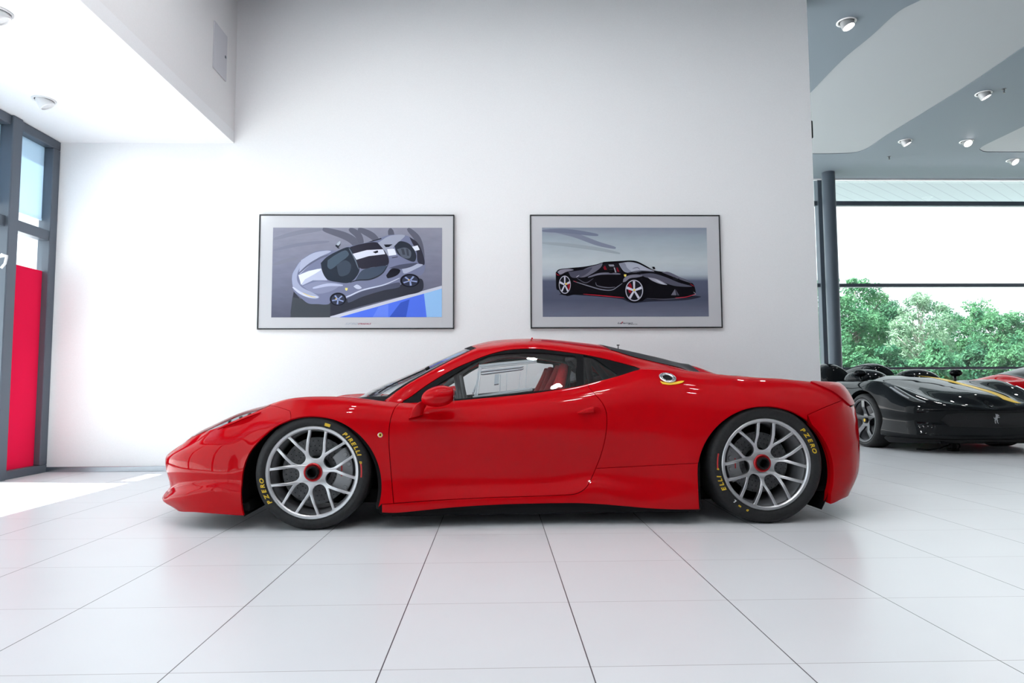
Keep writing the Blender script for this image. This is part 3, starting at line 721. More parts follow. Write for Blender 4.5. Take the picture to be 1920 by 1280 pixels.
def seat(y):
    s = empty('racing_seat', (1.11, y, .2), 0, car)
    def slab(prof, wid, th, name, m, ins=.0):
        A = []
        for x, z in prof: pass
    back = [(.10, .04), (.20, .20), (.30, .38), (.375, .54), (.42, .66), (.44, .74)]
    mb = MB(); A = []; n = 14
    for i, (x, z) in enumerate(smooth_path(back, .04)):
        f = z/.74; wd = .25-.02*f if f < .75 else .25-.02*f-(f-.75)*.35
        row = []
        for k in range(n+1):
            q = -1+2*k/n; row.append((x-.10*abs(q)**3*(1.-.5*f), q*wd, z))
        A.append(row)
    mb.grid(A); o = mb.build('seat_shell', M_MATT, s, False); so_ = o.modifiers.new('Solidify', 'SOLIDIFY'); so_.thickness = .025; so_.offset = 1
    for sg in (-1, 1):
        bm_ = MB(); pts = [(x-.075*(1-.45*z/.74), sg*((.25-.02*z/.74 if z/.74 < .75 else .25-.02*z/.74-(z/.74-.75)*.35)-.012), z) for x, z in smooth_path(back, .04)]
        bm_.tube(pts, [.028+.022*math.sin(math.pi*min(1, i/(len(pts)-1)*.9+.08)) for i in range(len(pts))], 12); bm_.build('side_bolster', M_SEATRED, s)
    c = MB(); A = [[(x-.015-.02*(1-(k/4-1)**2), (-1+2*k/8)*.19*(1 if z < .55 else 1-(z-.55)*1.6), z) for k in range(9)] for x, z in smooth_path(back, .04)]
    c.grid(A).build('back_cushion', M_SEATRED, s, False)
    c = MB(); c.box((-.36, -.24, .02), (.14, .24, .14), bev=.04); c.build('seat_cushion', M_SEATRED, s)
    return s
seat(-.37); seat(.37)
# plastic window frame with sliding pane
def strip(px4, off, m, name, parent=car):
    return panel(B, name, uvpath(B, ('p', [px4[0], px4[1]], (6, 7.05)), ('p', [px4[1], px4[2]], (6, 7.05)), ('p', [px4[2], px4[3]], (6, 7.05)), ('p', [px4[3], px4[0]], (6, 7.05)), step=.01), m, parent, 'near', gap=0, depth=.012, off=off, step=.02)
wf = strip([(897,680),(1006,669),(1007,675.5),(898,687)], -.018, M_ACRYL, 'window_frame'); wf.name = 'window_frame'
for q, m in (([(897,681),(903,681),(895,743),(888,743)], M_ACRYL), ([(886,739),(997,722),(999,728),(886,746)], M_ACRYL)): strip(q, -.018, m, 'frame_rail', wf)
for q in ([(900,692),(982,683.5),(982,685),(900,694)], [(901,697.5),(982,687.5),(982,689),(901,699)], [(894,741),(996,724.5),(996,726),(894,742.5)], [(899,683),(1005,672),(1005,673.2),(899,684.5)],
          [(937.5,699),(939,699),(938,734),(936.5,734)], [(950,697),(951,697),(949.5,733),(948.5,733)], [(975,694),(976,694),(973,730),(972,730)], [(988,679),(989,679),(986,727),(985,727)], [(896.5,690),(898,690),(893,735),(891.5,735)],
          [(885,733),(891,718),(893,718),(888,733)]): strip(q, -.016, M_ACRYL2, 'frame_edge', wf)
lt = strip([(928,700),(936,699),(935,717.5),(926.5,718.5)], -.010, M_ACRYL2, 'window_latch', wf)
# mirrors
def mirror(s):
    m = MB(); c = at_side(821, 742.5, 1.0); r = (.092, .085, .061); A = []
    for i in range(25):
        th = math.pi*i/24; x = -math.cos(th); row = []
        for k in range(32):
            ph = 2*math.pi*k/32; q = math.sin(th)**.62 if x > 0 else math.sin(th)**.85
            y, z = math.cos(ph)*q, math.sin(ph)*q
            row.append((c[0]+r[0]*x+.012*z, s*(-c[1]+r[1]*y), c[2]+r[2]*z*(1-.10*(x < 0)*abs(x))+.010*x*(x < 0)*-1*-.6))
        A.append(row)
    m.grid(A, wrap=True); o = m.build('wing_mirror', M_RED, car, True, 60)
    p = [at_side(779, 781, .915), at_side(783, 770, .935), at_side(790, 757, .965), at_side(800, 750, .99)]; rr_ = [(.040, .028), (.040, .026), (.040, .026), (.042, .028)]; A = []
    for j in range(len(p)):
        row = [(p[j][0]+rr_[j][0]*math.cos(a), s*-(p[j][1]+rr_[j][1]*math.sin(a)), p[j][2]+.25*rr_[j][0]*math.cos(a)) for a in np.linspace(0, 2*math.pi, 25)[:-1]]; A.append(row)
    MB().grid(A, wrap=True).build('mirror_stalk', M_RED, o, True, 60)
    g = MB(); gc = c[0]+.088
    g.add([(gc+.003, s*(-c[1]+.07*math.cos(a)), c[2]+.047*math.sin(a)) for a in np.linspace(0, 2*math.pi, 29)[:-1]], [tuple(range(28))]).build('mirror_glass', M_CHROME, o, False)
mirror(1); mirror(-1)
# door handles in their scoops
def onskin(px, py, tr, off, sd=-1):
    u, t = B.from_px(px, py, tr); p = B.P(u, t)+B.Nrm(u, t)*off; return np.array([p[0], sd*p[1], p[2]])
for sd, d in ((-1, door[0]), (1, door[1])):
    pts = [onskin(x, y, (3, 6), o_, sd) for x, y, o_ in ((1083,774,.004),(1090,772.5,.008),(1098,770.5,.012),(1106,769,.015),(1112,768.5,.016),(1113,768.5,.016))]
    MB().tube([Vector(q) for q in pts], [.004, .009, .0135, .017, .0185, .004], 16).build('door_handle', M_RED, d, True, 50)
    S_ = np.array(sc)*np.array([1, TAU])
    panel(B, 'handle_scoop', sc, M_RED, d, 'near' if sd < 0 else 'far', gap=-.0024, off=-.0005, depth=0, step=.008, disp=lambda u, t: -.020*np.clip(seg_dist(S_, np.stack([u, t*TAU], 1))/.012, 0, 1))
# fuel filler, badge, wiper, pins
def place(o, px, py, tr, sd=-1, off=0.):
    u, t = B.from_px(px, py, tr); p = B.P(u, t)+B.Nrm(u, t)*off; n = B.Nrm(u, t)*np.array([1, sd, 1]); o.location = (p[0], sd*p[1], p[2])
    o.rotation_euler = Vector(n).to_track_quat('Z', 'Y').to_euler()
f = MB(); f.lathe([(.052, -.004), (.052, .007), (.048, .010), (.034, .010), (.029, .006), (.028, .004)], 40, 'z')
f.lathe([(.028, .005), (.021, .008), (.017, .0055), (0, .0045)], 32, 'z', 1)
for i in range(6): f.lathe([(0, .0115), (.003, .0115), (.003, .009)], 8, 'z', 1, Matrix.Translation((.041*math.cos(i*1.047), .041*math.sin(i*1.047), 0)))
o = f.build('fuel_filler', [M_CHROME, M_MATT], car, True, 40); place(o, 1251.5, 709, (5.3, 7.9))
yc = uvpath(B, ('p', [(1238,715),(1245,717.5),(1256,718),(1268,716.5),(1276,714.5),(1283,715),(1279,718),(1268,720.5),(1254,721.5),(1242,720)], (5, 7.9)))
panel(B, 'filler_surround', yc, M_YELLOW, car, 'near', gap=0, off=.004, depth=.004, step=.012)
for sd in (-1, 1):
    b = MB(); b.lathe([(0, .003), (.011, .003), (.011, .0)], 20, 'z', 0); b.lathe([(.011, .0), (.011, .004), (.0145, .003), (.0145, 0)], 20, 'z', 1); b.box((-.004, -.006, .0028), (.004, .006, .0036), 2)
    o = b.build('fender_badge', [M_YELLOW, M_CHROME, M_BLACK], car, True, 40); place(o, 713, 815, (3, 5.5), sd)
wp = [B.P(u, t)*np.array([1, -1, 1])+B.Nrm(u, t)*np.array([1, -1, 1])*.009 for u, t in [(uW0+.05+(i/10)*.235, 8.20-.09*i/10) for i in range(11)]]
w_ = MB(); w_.tube([Vector(p) for p in wp], .004, 8); w_.tube([Vector(wp[-1])-Vector((.018, 0, .010)), Vector(wp[-1])+Vector((.006, 0, .004))], .010, 10); w_.build('wiper', M_BLACK, car)
pn = MB(); q = B.P(uG+.11, 8.55)+B.Nrm(uG+.11, 8.55)*.004; pn.tube([(q[0], -q[1], q[2]), (q[0], -q[1], q[2]+.022)], .003, 8); pn.tube([(q[0], -q[1], q[2]+.022), (q[0], -q[1], q[2]+.028)], .010, 10); pn.build('cover_pin', M_BLACK, car)
an = MB(); q = B.P(1.33, 8.7); an.box((q[0]-.006, -q[1]-.003, q[2]-.004), (q[0]+.006, -q[1]+.003, q[2]+.008), bev=.002); an.build('roof_fin', M_RED, car)
# wheels
FZ, RZ = float(at_side(586, 886, .94)[2]), float(at_side(1434.5, 873, .94)[2])
tf = [('tyre_lettering', 'PIRELLI', M_YEL, 52, .2825, .022, .02), ('tyre_lettering', 'PZERO', M_YEL, 217, .2825, .022, .022), ('tyre_lettering', '#', M_YEL, 76, .281, .017, .0), ('tyre_lettering', 'D', M_YEL, 13, .279, .011, .0), ('tyre_lettering', '|', M_REDMARK, 10, .279, .010, .078)]
tr_ = [('tyre_lettering', 'PZERO', M_YEL, 44, .297, .024, .024), ('tyre_lettering', 'ELLI', M_YEL, 210, .297, .024, .02), ('tyre_lettering', 'L', M_WHT, 228, .290, .016, .0), ('tyre_lettering', '|', M_REDMARK, 184, .297, .010, .088), ('tyre_lettering', '#', M_YEL, 236, .293, .009, .0), ('tyre_lettering', 'D', M_YEL, 246, .291, .010, .0), ('tyre_lettering', 'D', M_YEL, 186, .295, .010, .0)]
RF, RR = .325, .345
ph = math.radians(6.5); pr_ = math.radians(10.5)
for sd in (-1, 1):
    make_wheel(car, 'front_wheel', (WX['f'], sd*.945, RF), RF, .263, .235, y_spoke_holes(7, ph, .240), .030, ph, disc=(.08, .192), cal=(-40, 40), texts=tf, face_out=sd)
    make_wheel(car, 'rear_wheel', (WX['r'], sd*.958, RR), RR, .268, .295, y_spoke_holes(7, pr_, .245), .075, pr_, disc=(.08, .180), cal=(146, 216), texts=tr_, face_out=sd)
# ---------------------------------------------------------------- room shell
WY, WX1 = 6.47, 3.27          # white wall plane, its right end
LX = -4.42                    # window wall on the left
ZC, ZS, BX = 4.90, 3.27, -2.64  # ceiling, low ceiling on the left, bulkhead face
FY = 12.6                     # glazed front at the far end
RX, NY = 15.0, -7.0
def onz(px, py, z): r = ray(px, py); k = (z-CAMH)/r[2]; return r[0]*k, r[1]*k
def ony(px, py, y): r = ray(px, py); k = y/r[1]; return r[0]*k, r[2]*k+CAMH
def onx(px, py, x): r = ray(px, py); k = x/r[0]; return r[1]*k, r[2]*k+CAMH
def structure(o): o['kind'] = 'structure'; return o
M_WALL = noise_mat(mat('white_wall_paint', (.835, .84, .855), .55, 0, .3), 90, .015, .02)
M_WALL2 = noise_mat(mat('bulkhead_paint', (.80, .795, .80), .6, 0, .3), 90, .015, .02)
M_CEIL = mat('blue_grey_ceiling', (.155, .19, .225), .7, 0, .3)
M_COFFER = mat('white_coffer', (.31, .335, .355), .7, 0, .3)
M_FRAME = mat('grey_window_frame', (.105, .125, .155), .4, .3)
M_DARKFR = mat('dark_mullion', (.075, .095, .118), .4, .3)
M_PANE = glass_mat('window_pane', (.95, .98, .98), 1.5)
M_METAL = mat('brushed_skirting', (.50, .53, .57), .22, 1.)
def tile_floor():
    m = mat('white_floor_tiles', (.70, .705, .725), .26, 0, .5); nt = m.node_tree; N = nt.nodes; L = nt.links; b = N['Principled BSDF']
    tc = N.new('ShaderNodeTexCoord'); sx = N.new('ShaderNodeSeparateXYZ'); L.new(tc.outputs['Object'], sx.inputs[0])
    def mth(op, a, v=None, w=None):
        n = N.new('ShaderNodeMath'); n.operation = op
        for i, q in enumerate((a, v, w)):
            if q is None: continue
            if isinstance(q, (int, float)): n.inputs[i].default_value = q
            else: L.new(q, n.inputs[i])
        return n.outputs[0]
    def cells(o, x0, s): return mth('MULTIPLY', mth('SUBTRACT', o, x0), 1/s)
    cx = cells(sx.outputs[0], -2.138, .6018); cy = cells(sx.outputs[1], 3.615, .5624)
    def dist(c, s): return mth('MULTIPLY', mth('ABSOLUTE', mth('SUBTRACT', mth('FRACT', mth('ADD', c, .5)), .5)), s)
    lx = mth('LESS_THAN', dist(cx, .6018), .0019); ly = mth('LESS_THAN', dist(cy, .5624), .0012)
    # each tile a shade of its own
    cmb = N.new('ShaderNodeCombineXYZ'); L.new(mth('FLOOR', cx), cmb.inputs[0]); L.new(mth('FLOOR', cy), cmb.inputs[1])
    wn = N.new('ShaderNodeTexWhiteNoise'); wn.noise_dimensions = '2D'; L.new(cmb.outputs[0], wn.inputs['Vector'])
    ns = N.new('ShaderNodeTexNoise'); ns.inputs['Scale'].default_value = 3.; L.new(tc.outputs['Object'], ns.inputs['Vector'])
    v = mth('ADD', mth('MULTIPLY_ADD', wn.outputs['Value'], .03, .965), mth('MULTIPLY_ADD', ns.outputs['Fac'], .04, -.01))
    mx = N.new('ShaderNodeMix'); mx.data_type = 'RGBA'; mx.blend_type = 'MULTIPLY'; mx.inputs[0].default_value = 1; mx.inputs[6].default_value = (.70, .705, .725, 1)
    cg = N.new('ShaderNodeCombineXYZ'); [L.new(v, cg.inputs[i]) for i in range(3)]; L.new(cg.outputs[0], mx.inputs[7])
    m1 = N.new('ShaderNodeMix'); m1.data_type = 'RGBA'; L.new(ly, m1.inputs[0]); L.new(mx.outputs[2], m1.inputs[6]); m1.inputs[7].default_value = (.30, .27, .28, 1)
    m2 = N.new('ShaderNodeMix'); m2.data_type = 'RGBA'; L.new(lx, m2.inputs[0]); L.new(m1.outputs[2], m2.inputs[6]); m2.inputs[7].default_value = (.07, .07, .08, 1)
    L.new(m2.outputs[2], b.inputs['Base Color'])
    L.new(mth('MULTIPLY_ADD', wn.outputs['Value'], .04, .29), b.inputs['Roughness'])
    return m
structure(MB().add([(LX-.2, NY-.2, 0), (RX+.2, NY-.2, 0), (RX+.2, FY+.2, 0), (LX-.2, FY+.2, 0)], [(0, 1, 2, 3)]).build('floor', tile_floor(), fix=False))
structure(MB().box((LX-.2, WY, 0), (WX1, WY+.28, ZC+.3)).build('wall_back', M_WALL))
structure(MB().box((RX, NY-.2, 0), (RX+.2, FY+.2, ZC+.3)).build('wall_right', M_WALL))
structure(MB().box((LX-.2, NY-.2, ZS), (BX, WY, ZS+.12)).build('ceiling_left', M_WALL))
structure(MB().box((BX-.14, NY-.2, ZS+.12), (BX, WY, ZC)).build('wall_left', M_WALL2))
structure(MB().box((LX, WY-.012, 0), (WX1, WY, .05), bev=.003).build('baseboard_back', M_METAL))
# ceiling with recessed coffers
c1 = [onz(x, y, ZC) for x, y in smooth_path([(1727,0),(1686,21),(1633,68),(1580,112),(1518.6,175)], 12)]
c1b = [onz(x, y, ZC) for x, y in smooth_path([(1490,288),(1521,288.5),(1574,288),(1606,285.6),(1627.5,277.6),(1659,256),(1739,207),(1819,157),(1920,88)], 12)]
p0, p1 = np.array(c1[0]), np.array(c1[3]); far = (5.2+3.5, 3.2)
a_, b_ = np.array(c1b[-1]), np.array(c1b[-4]); d_ = (a_-b_)/np.hypot(*(a_-b_)); e1 = tuple(a_+d_*2.5)
d0 = (p0-p1)/np.hypot(*(p0-p1)); e0 = tuple(p0+d0*.7)
d9 = np.array(c1[-1])-np.array(c1[-3]); d9 /= np.hypot(*d9); t_ = (WX1+.35-c1[-1][0])/d9[0] if abs(d9[0]) > 1e-6 else 0
COF1 = [e0]+c1+[tuple(np.array(c1[-1])+d9*min(max(t_, 0), 1.2))]+[(c1b[0][0]-.1, c1b[0][1])]+c1b+[e1]
COF2 = [onz(x, y, ZC) for x, y in smooth_path([(1960,216),(1920,236.5),(1858.7,266),(1841,275),(1836.5,280),(1843,284),(1860,285),(1920,285.2),(1990,285.2)], 8)]
COF2 = [(COF2[-1][0]+.8, COF2[0][1]-.3)]+COF2+[(COF2[-1][0]+.8, COF2[-1][1])]
outer = [(BX, 5.0), (RX+.2, 5.0), (RX+.2, FY-.1), (BX, FY-.1)]
structure(MB().box((BX, NY-.2, ZC), (RX+.2, 5.0, ZC+.2)).build('ceiling_hall', M_WALL))
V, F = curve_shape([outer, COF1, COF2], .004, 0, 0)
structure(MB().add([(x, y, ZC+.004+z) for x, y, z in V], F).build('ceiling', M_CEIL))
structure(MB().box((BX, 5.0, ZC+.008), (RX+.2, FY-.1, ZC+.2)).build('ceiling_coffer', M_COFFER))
structure(MB().box((WX1-.3, FY-.1, ZC-.03), (RX, FY-.06, ZC+.2)).build('trim_1', M_WALL))
# ---- left window wall
win = MB(); zt = 2.25
ys = [5.86-2.6*i for i in range(6) if 5.86-2.6*i > NY+.3]
win.box((LX-.06, NY, 0), (LX+.06, WY, .075), bev=.006); win.box((LX-.06, NY, ZS-.09), (LX+.06, WY, ZS), bev=.006)
win.box((LX-.05, NY, zt), (LX+.05, WY, zt+.10), bev=.006); win.box((LX-.06, WY-.10, .075), (LX+.06, WY, ZS-.09), bev=.006)
for y in ys: win.box((LX-.07, y-.06, .0), (LX+.085, y+.06, ZS), bev=.008)
w1 = structure(win.build('window_1', M_FRAME))
bounds = [WY-.10]+[q for y in ys for q in (y+.06, y-.06)]+[NY]
M_BLIND = bpy.data.materials.new('pale_blind'); M_BLIND.use_nodes = True; nt = M_BLIND.node_tree; nt.nodes.clear()
o_ = nt.nodes.new('ShaderNodeOutputMaterial'); a1 = nt.nodes.new('ShaderNodeBsdfDiffuse'); a2 = nt.nodes.new('ShaderNodeBsdfTranslucent'); mx = nt.nodes.new('ShaderNodeMixShader')
a1.inputs[0].default_value = (.72, .80, .88, 1); a2.inputs[0].default_value = (.55, .66, .76, 1); mx.inputs[0].default_value = .45
nt.links.new(a1.outputs[0], mx.inputs[1]); nt.links.new(a2.outputs[0], mx.inputs[2]); nt.links.new(mx.outputs[0], o_.inputs[0])
M_FILM = bpy.data.materials.new('red_film'); M_FILM.use_nodes = True; nt = M_FILM.node_tree; nt.nodes.clear()
o_ = nt.nodes.new('ShaderNodeOutputMaterial'); a1 = nt.nodes.new('ShaderNodeBsdfDiffuse'); a2 = nt.nodes.new('ShaderNodeBsdfTranslucent'); mx = nt.nodes.new('ShaderNodeMixShader')
a1.inputs[0].default_value = (.80, .02, .09, 1); a2.inputs[0].default_value = (.62, .006, .06, 1); mx.inputs[0].default_value = .22
nt.links.new(a1.outputs[0], mx.inputs[1]); nt.links.new(a2.outputs[0], mx.inputs[2]); nt.links.new(mx.outputs[0], o_.inputs[0])
for i in range(0, len(bounds)-1, 2):
    y1, y0 = bounds[i], bounds[i+1]
    if y1-y0 < .1: continue
    p = MB().box((LX-.012, y0-.01, .07), (LX-.004, y1+.01, zt+.01)).build('pane', M_PANE, w1)
    p = MB().box((LX-.012, y0-.01, zt+.09), (LX-.004, y1+.01, ZS-.08)).build('pane', M_PANE, w1)
    b = MB().box((LX-.034, y0, zt+.22), (LX-.030, y1, ZS-.085)).box((LX-.038, y0, zt+.20), (LX-.026, y1, zt+.22)).build('blind', M_BLIND, w1); b['label'] = 'pale roller blind'
    if i == 0:
        f = MB().box((LX-.003, y0, .075), (LX+.000, y1, 1.95)).build('red_film', M_FILM, w1); f['label'] = 'red film on the lower glass'
hk = MB(); hy, hz = onx(2, 488, LX+.1); hk.tube([(LX+.08, hy, hz+.03), (LX+.12, hy+.004, hz+.045), (LX+.14, hy+.008, hz+.03), (LX+.135, hy, hz-.03), (LX+.12, hy-.02, hz-.07)], .011, 8)
hk.tube([(LX+.10, hy+.004, hz+.045), (LX+.15, hy+.006, hz+.04)], [.018, .008], 10)
tag(hk.build('window_handle', mat('white_plastic', (.8, .8, .8), .4)), 'small curved white handle on the grey window post', 'handle')
structure(MB().box((LX-.2, NY-.2, ZS+.12), (BX-.14, WY, ZC+.3)).build('wall_upper_left', M_WALL))
# ---- glazed front at the far end
fr = MB(); zz = [float(ony(1760, y, FY)[1]) for y in (382.5, 535, 690)]; hb = (.045, .035, .024)
for z, h in zip(zz, hb): fr.box((WX1-.6, FY-.05, z-h), (RX, FY+.05, z+h), bev=.006)
fr.box((WX1-.6, FY-.05, 0), (RX, FY+.05, .08)); fr.box((WX1-.6, FY-.06, ZC+.05), (RX, FY+.06, ZC+.16))
mx_ = [float(ony(1539, 500, FY)[0])+q for q in (-2.2, 0, 6.4)]
for x in mx_: fr.box((x-.05, FY-.09, 0), (x+.05, FY+.06, ZC+.1), bev=.006)
w2 = structure(fr.build('window_2', M_DARKFR))
xs_ = [WX1-.6]+mx_+[RX]; zs_ = [.0]+sorted(zz)+[ZC+.1]
for i in range(len(xs_)-1):
    for j in range(len(zs_)-1): MB().box((xs_[i], FY-.006, zs_[j]), (xs_[i+1], FY+.002, zs_[j+1])).build('pane', M_PANE, w2)
cx_ = float(ony(1559.5, 500, FY-.45)[0])
structure(MB().lathe([(.118, 0), (.118, ZC)], 48, 'z').build('column', M_DARKFR, None, True, 40, (cx_, FY-.45, 0)))
# outside soffit of boards
sf = mat('soffit_boards', (.60, .74, .77), .6); nt = sf.node_tree; tc = nt.nodes.new('ShaderNodeTexCoord'); mp = nt.nodes.new('ShaderNodeMapping'); wv = nt.nodes.new('ShaderNodeTexWave'); rp = nt.nodes.new('ShaderNodeValToRGB')
mp.inputs['Rotation'].default_value = (0, 0, math.radians(52)); wv.inputs['Scale'].default_value = 1.25; wv.wave_profile = 'SAW'
rp.color_ramp.elements[0].position = .0; rp.color_ramp.elements[0].color = (.17, .20, .225, 1); rp.color_ramp.elements[1].position = .10; rp.color_ramp.elements[1].color = (.27, .315, .345, 1)
nt.links.new(tc.outputs['Object'], mp.inputs[0]); nt.links.new(mp.outputs[0], wv.inputs[0]); nt.links.new(wv.outputs['Fac'], rp.inputs[0]); nt.links.new(rp.outputs[0], nt.nodes['Principled BSDF'].inputs['Base Color'])
structure(MB().box((WX1-3, FY+.06, ZC+.10), (RX+4, FY+1.9, ZC+.22)).build('ceiling_outside_soffit', sf))
structure(MB().add([(-60, -60, -.06), (90, -60, -.06), (90, 95, -.06), (-60, 95, -.06)], [(0, 1, 2, 3)]).build('ground_paving', noise_mat(mat('pale_paving', (.58, .58, .58), .8), 2., .08), fix=False))
structure(MB().add([(LX-.06, 21, -.055), (90, 21, -.055), (90, 95, -.055), (LX-.06, 95, -.055)], [(0, 1, 2, 3)]).build('ground_lawn', noise_mat(mat('lawn', (.07, .16, .05), .9), 6., .35, .3), fix=False))
# ---- wall behind the camera: solid grey
M_NEAR = mat('grey_near_wall', (.22, .22, .23), .6)
structure(MB().box((BX-2, NY-.2, 0), (RX, NY, ZC+.2)).build('wall_near', M_NEAR))
# ---- small fittings of the shell
ya, za = onx(400, 40, BX); yb, zb = onx(424, 150, BX)
q = [onx(400.5, 38, BX), onx(424, 68, BX), onx(423, 153, BX), onx(398.5, 127, BX)]
y0, y1 = (q[0][0]+q[3][0])/2, (q[1][0]+q[2][0])/2; z1, z0 = (q[0][1]+q[1][1])/2, (q[2][1]+q[3][1])/2
pl = MB().box((BX-.004, y0, z0), (BX+.012, y1, z1), bev=.003); pl.box((BX+.012, y1-.05, (z0+z1)/2-.012), (BX+.016, y1-.03, (z0+z1)/2+.012), 1)
tag(pl.build('access_panel', [mat('panel_grey', (.60, .60, .64), .5), M_FRAME]), 'flat pale grey access panel on the side of the ceiling bulkhead', 'panel')
z1 = ony(1519, 229, WY+.1)[1]; z0 = ony(1519, 262, WY+.1)[1]
sn = MB().box((WX1, WY+.05, z0), (WX1+.045, WY+.14, z1), bev=.008)
tag(sn.build('wall_sensor', M_BLACK), 'small black sensor box on the end of the white wall', 'sensor')
# ---------------------------------------------------------------- two framed car prints
M_PFRAME = mat('poster_frame_black', (.02, .022, .026), .35)
M_MAT = mat('poster_mat_white', (.55, .56, .59), .18, 0, .5)
def ell(cx, cy, rx, ry, n=36, rot=0.):
    return [(cx+rx*math.cos(a)*math.cos(rot)-ry*math.sin(a)*math.sin(rot), cy+rx*math.cos(a)*math.sin(rot)+ry*math.sin(a)*math.cos(rot)) for a in np.linspace(0, 2*math.pi, n+1)[:-1]]
def star(cx, cy, rx, ry, n=5, ph=.3, wd=.20):
    out = []
    for i in range(n):
        a = ph+i*2*math.pi/n
        out.append([(cx+rx*r*math.cos(a+d), cy+ry*r*math.sin(a+d)) for r, d in ((.12, -.9), (.93, -wd*.7), (.93, wd*.7), (.12, .9))])
    return out
def sm(P): return smooth_path(list(P)+[P[0]], 14.)[:-1]
def stroke(P, w):
    q = np.array(smooth_path(P, 18.)); d = np.gradient(q, axis=0); n = np.stack([-d[:, 1], d[:, 0]], 1); n /= np.maximum(np.linalg.norm(n, axis=1, keepdims=True), 1e-6)
    t = np.linspace(0, 1, len(q))[:, None]; h = w/2*(.35+.65*np.sin(math.pi*t)**.5)
    return [tuple(p) for p in q+n*h]+[tuple(p) for p in (q-n*h)[::-1]]
def srgb(c): return tuple(((v/255+.055)/1.055)**2.4 if v > 10 else v/255/12.92 for v in c)
_PM = {}
def ink(c, bg=None):
    if c not in _PM:
        m = mat('print_ink', tuple(min(.9, v*1.35) for v in srgb(c)), .14, 0, .2); _PM[c] = m
    return _PM[c]
def poster(name_label, outer_px, print_px, Z, layers, caption, bgmat, seed):
    """Z: (x0, y0, scale) of the close-up the art was measured in; layers: (colour, polygon) painted back to front."""
    yw = WY; fx = [ony(x, y, yw)[0] for x, y in outer_px]; fz = [ony(x, y, yw)[1] for x, y in outer_px]
    x0, x1 = (fx[0]+fx[3])/2, (fx[1]+fx[2])/2; z1, z0 = (fz[0]+fz[1])/2, (fz[2]+fz[3])/2
    T = .034; b = .012
    root = empty('framed_poster', ((x0+x1)/2, yw, (z0+z1)/2), 0, None, name_label, 'poster')
    cx, cz = (x0+x1)/2, (z0+z1)/2; hx, hz = (x1-x0)/2, (z1-z0)/2
    f = MB(); f.box((-hx, -T, hz-b), (hx, -.002, hz), bev=.002); f.box((-hx, -T, -hz), (hx, -.002, -hz+b), bev=.002); f.box((-hx, -T, -hz+b), (-hx+b, -.002, hz-b), bev=.002); f.box((hx-b, -T, -hz+b), (hx, -.002, hz-b), bev=.002)
    f.build('frame', M_PFRAME, root)
    ym = -T+.008
    MB().box((-hx+b, ym, -hz+b), (hx-b, -.003, hz-b)).build('mat_board', M_MAT, root)
    px = [ony(x, y, yw+ym) for x, y in print_px]; pa, pb = (px[0][0]+px[3][0])/2-cx, (px[1][0]+px[2][0])/2-cx; pt, pz = (px[0][1]+px[1][1])/2-cz, (px[2][1]+px[3][1])/2-cz
    # close-up coordinates -> print coordinates (the print is a true rectangle)
    q = [((x-Z[0])*Z[2], (y-Z[1])*Z[2]) for x, y in print_px]
    ax, bx, ay, by = (q[0][0]+q[3][0])/2, (q[1][0]+q[2][0])/2, (q[0][1]+q[1][1])/2, (q[2][1]+q[3][1])/2
    def mp(X, Y): return pa+(pb-pa)*min(1, max(0, (X-ax)/(bx-ax))), pt+(pz-pt)*min(1, max(0, (Y-ay)/(by-ay)))
    P = MB(); mats = [bgmat]; P.add([(pa, ym-.0015, pz), (pb, ym-.0015, pz), (pb, ym-.0015, pt), (pa, ym-.0015, pt)], [(0, 1, 2, 3)])
    d = ym-.0015
    for col, poly in layers:
        d -= .00006
        m = ink(col)
        if m not in mats: mats.append(m)
        V = [(*mp(X, Y),) for X, Y in poly]
        P.add([(x, d, z) for x, z in V], [tuple(range(len(V)))], mats.index(m))
    P.build('print', mats, root, False)
    for txt, col, X, Y, h, shear, wide in caption:
        V, F = text_shape(txt, 1., shear, .02); x_ = [v[0] for v in V]; w = max(x_)-min(x_)
        sx = wide/w; k = (pb-pa)/(bx-ax); kz = (pt-pz)/(by-ay)
        o = MB().add([(pa+k*(X-ax+(v[0]-min(x_))*sx), ym-.0008, pt-kz*(Y-ay)+kz*v[1]*h/.7) for v in V], F).build('caption', ink(col), root, False)
    return root
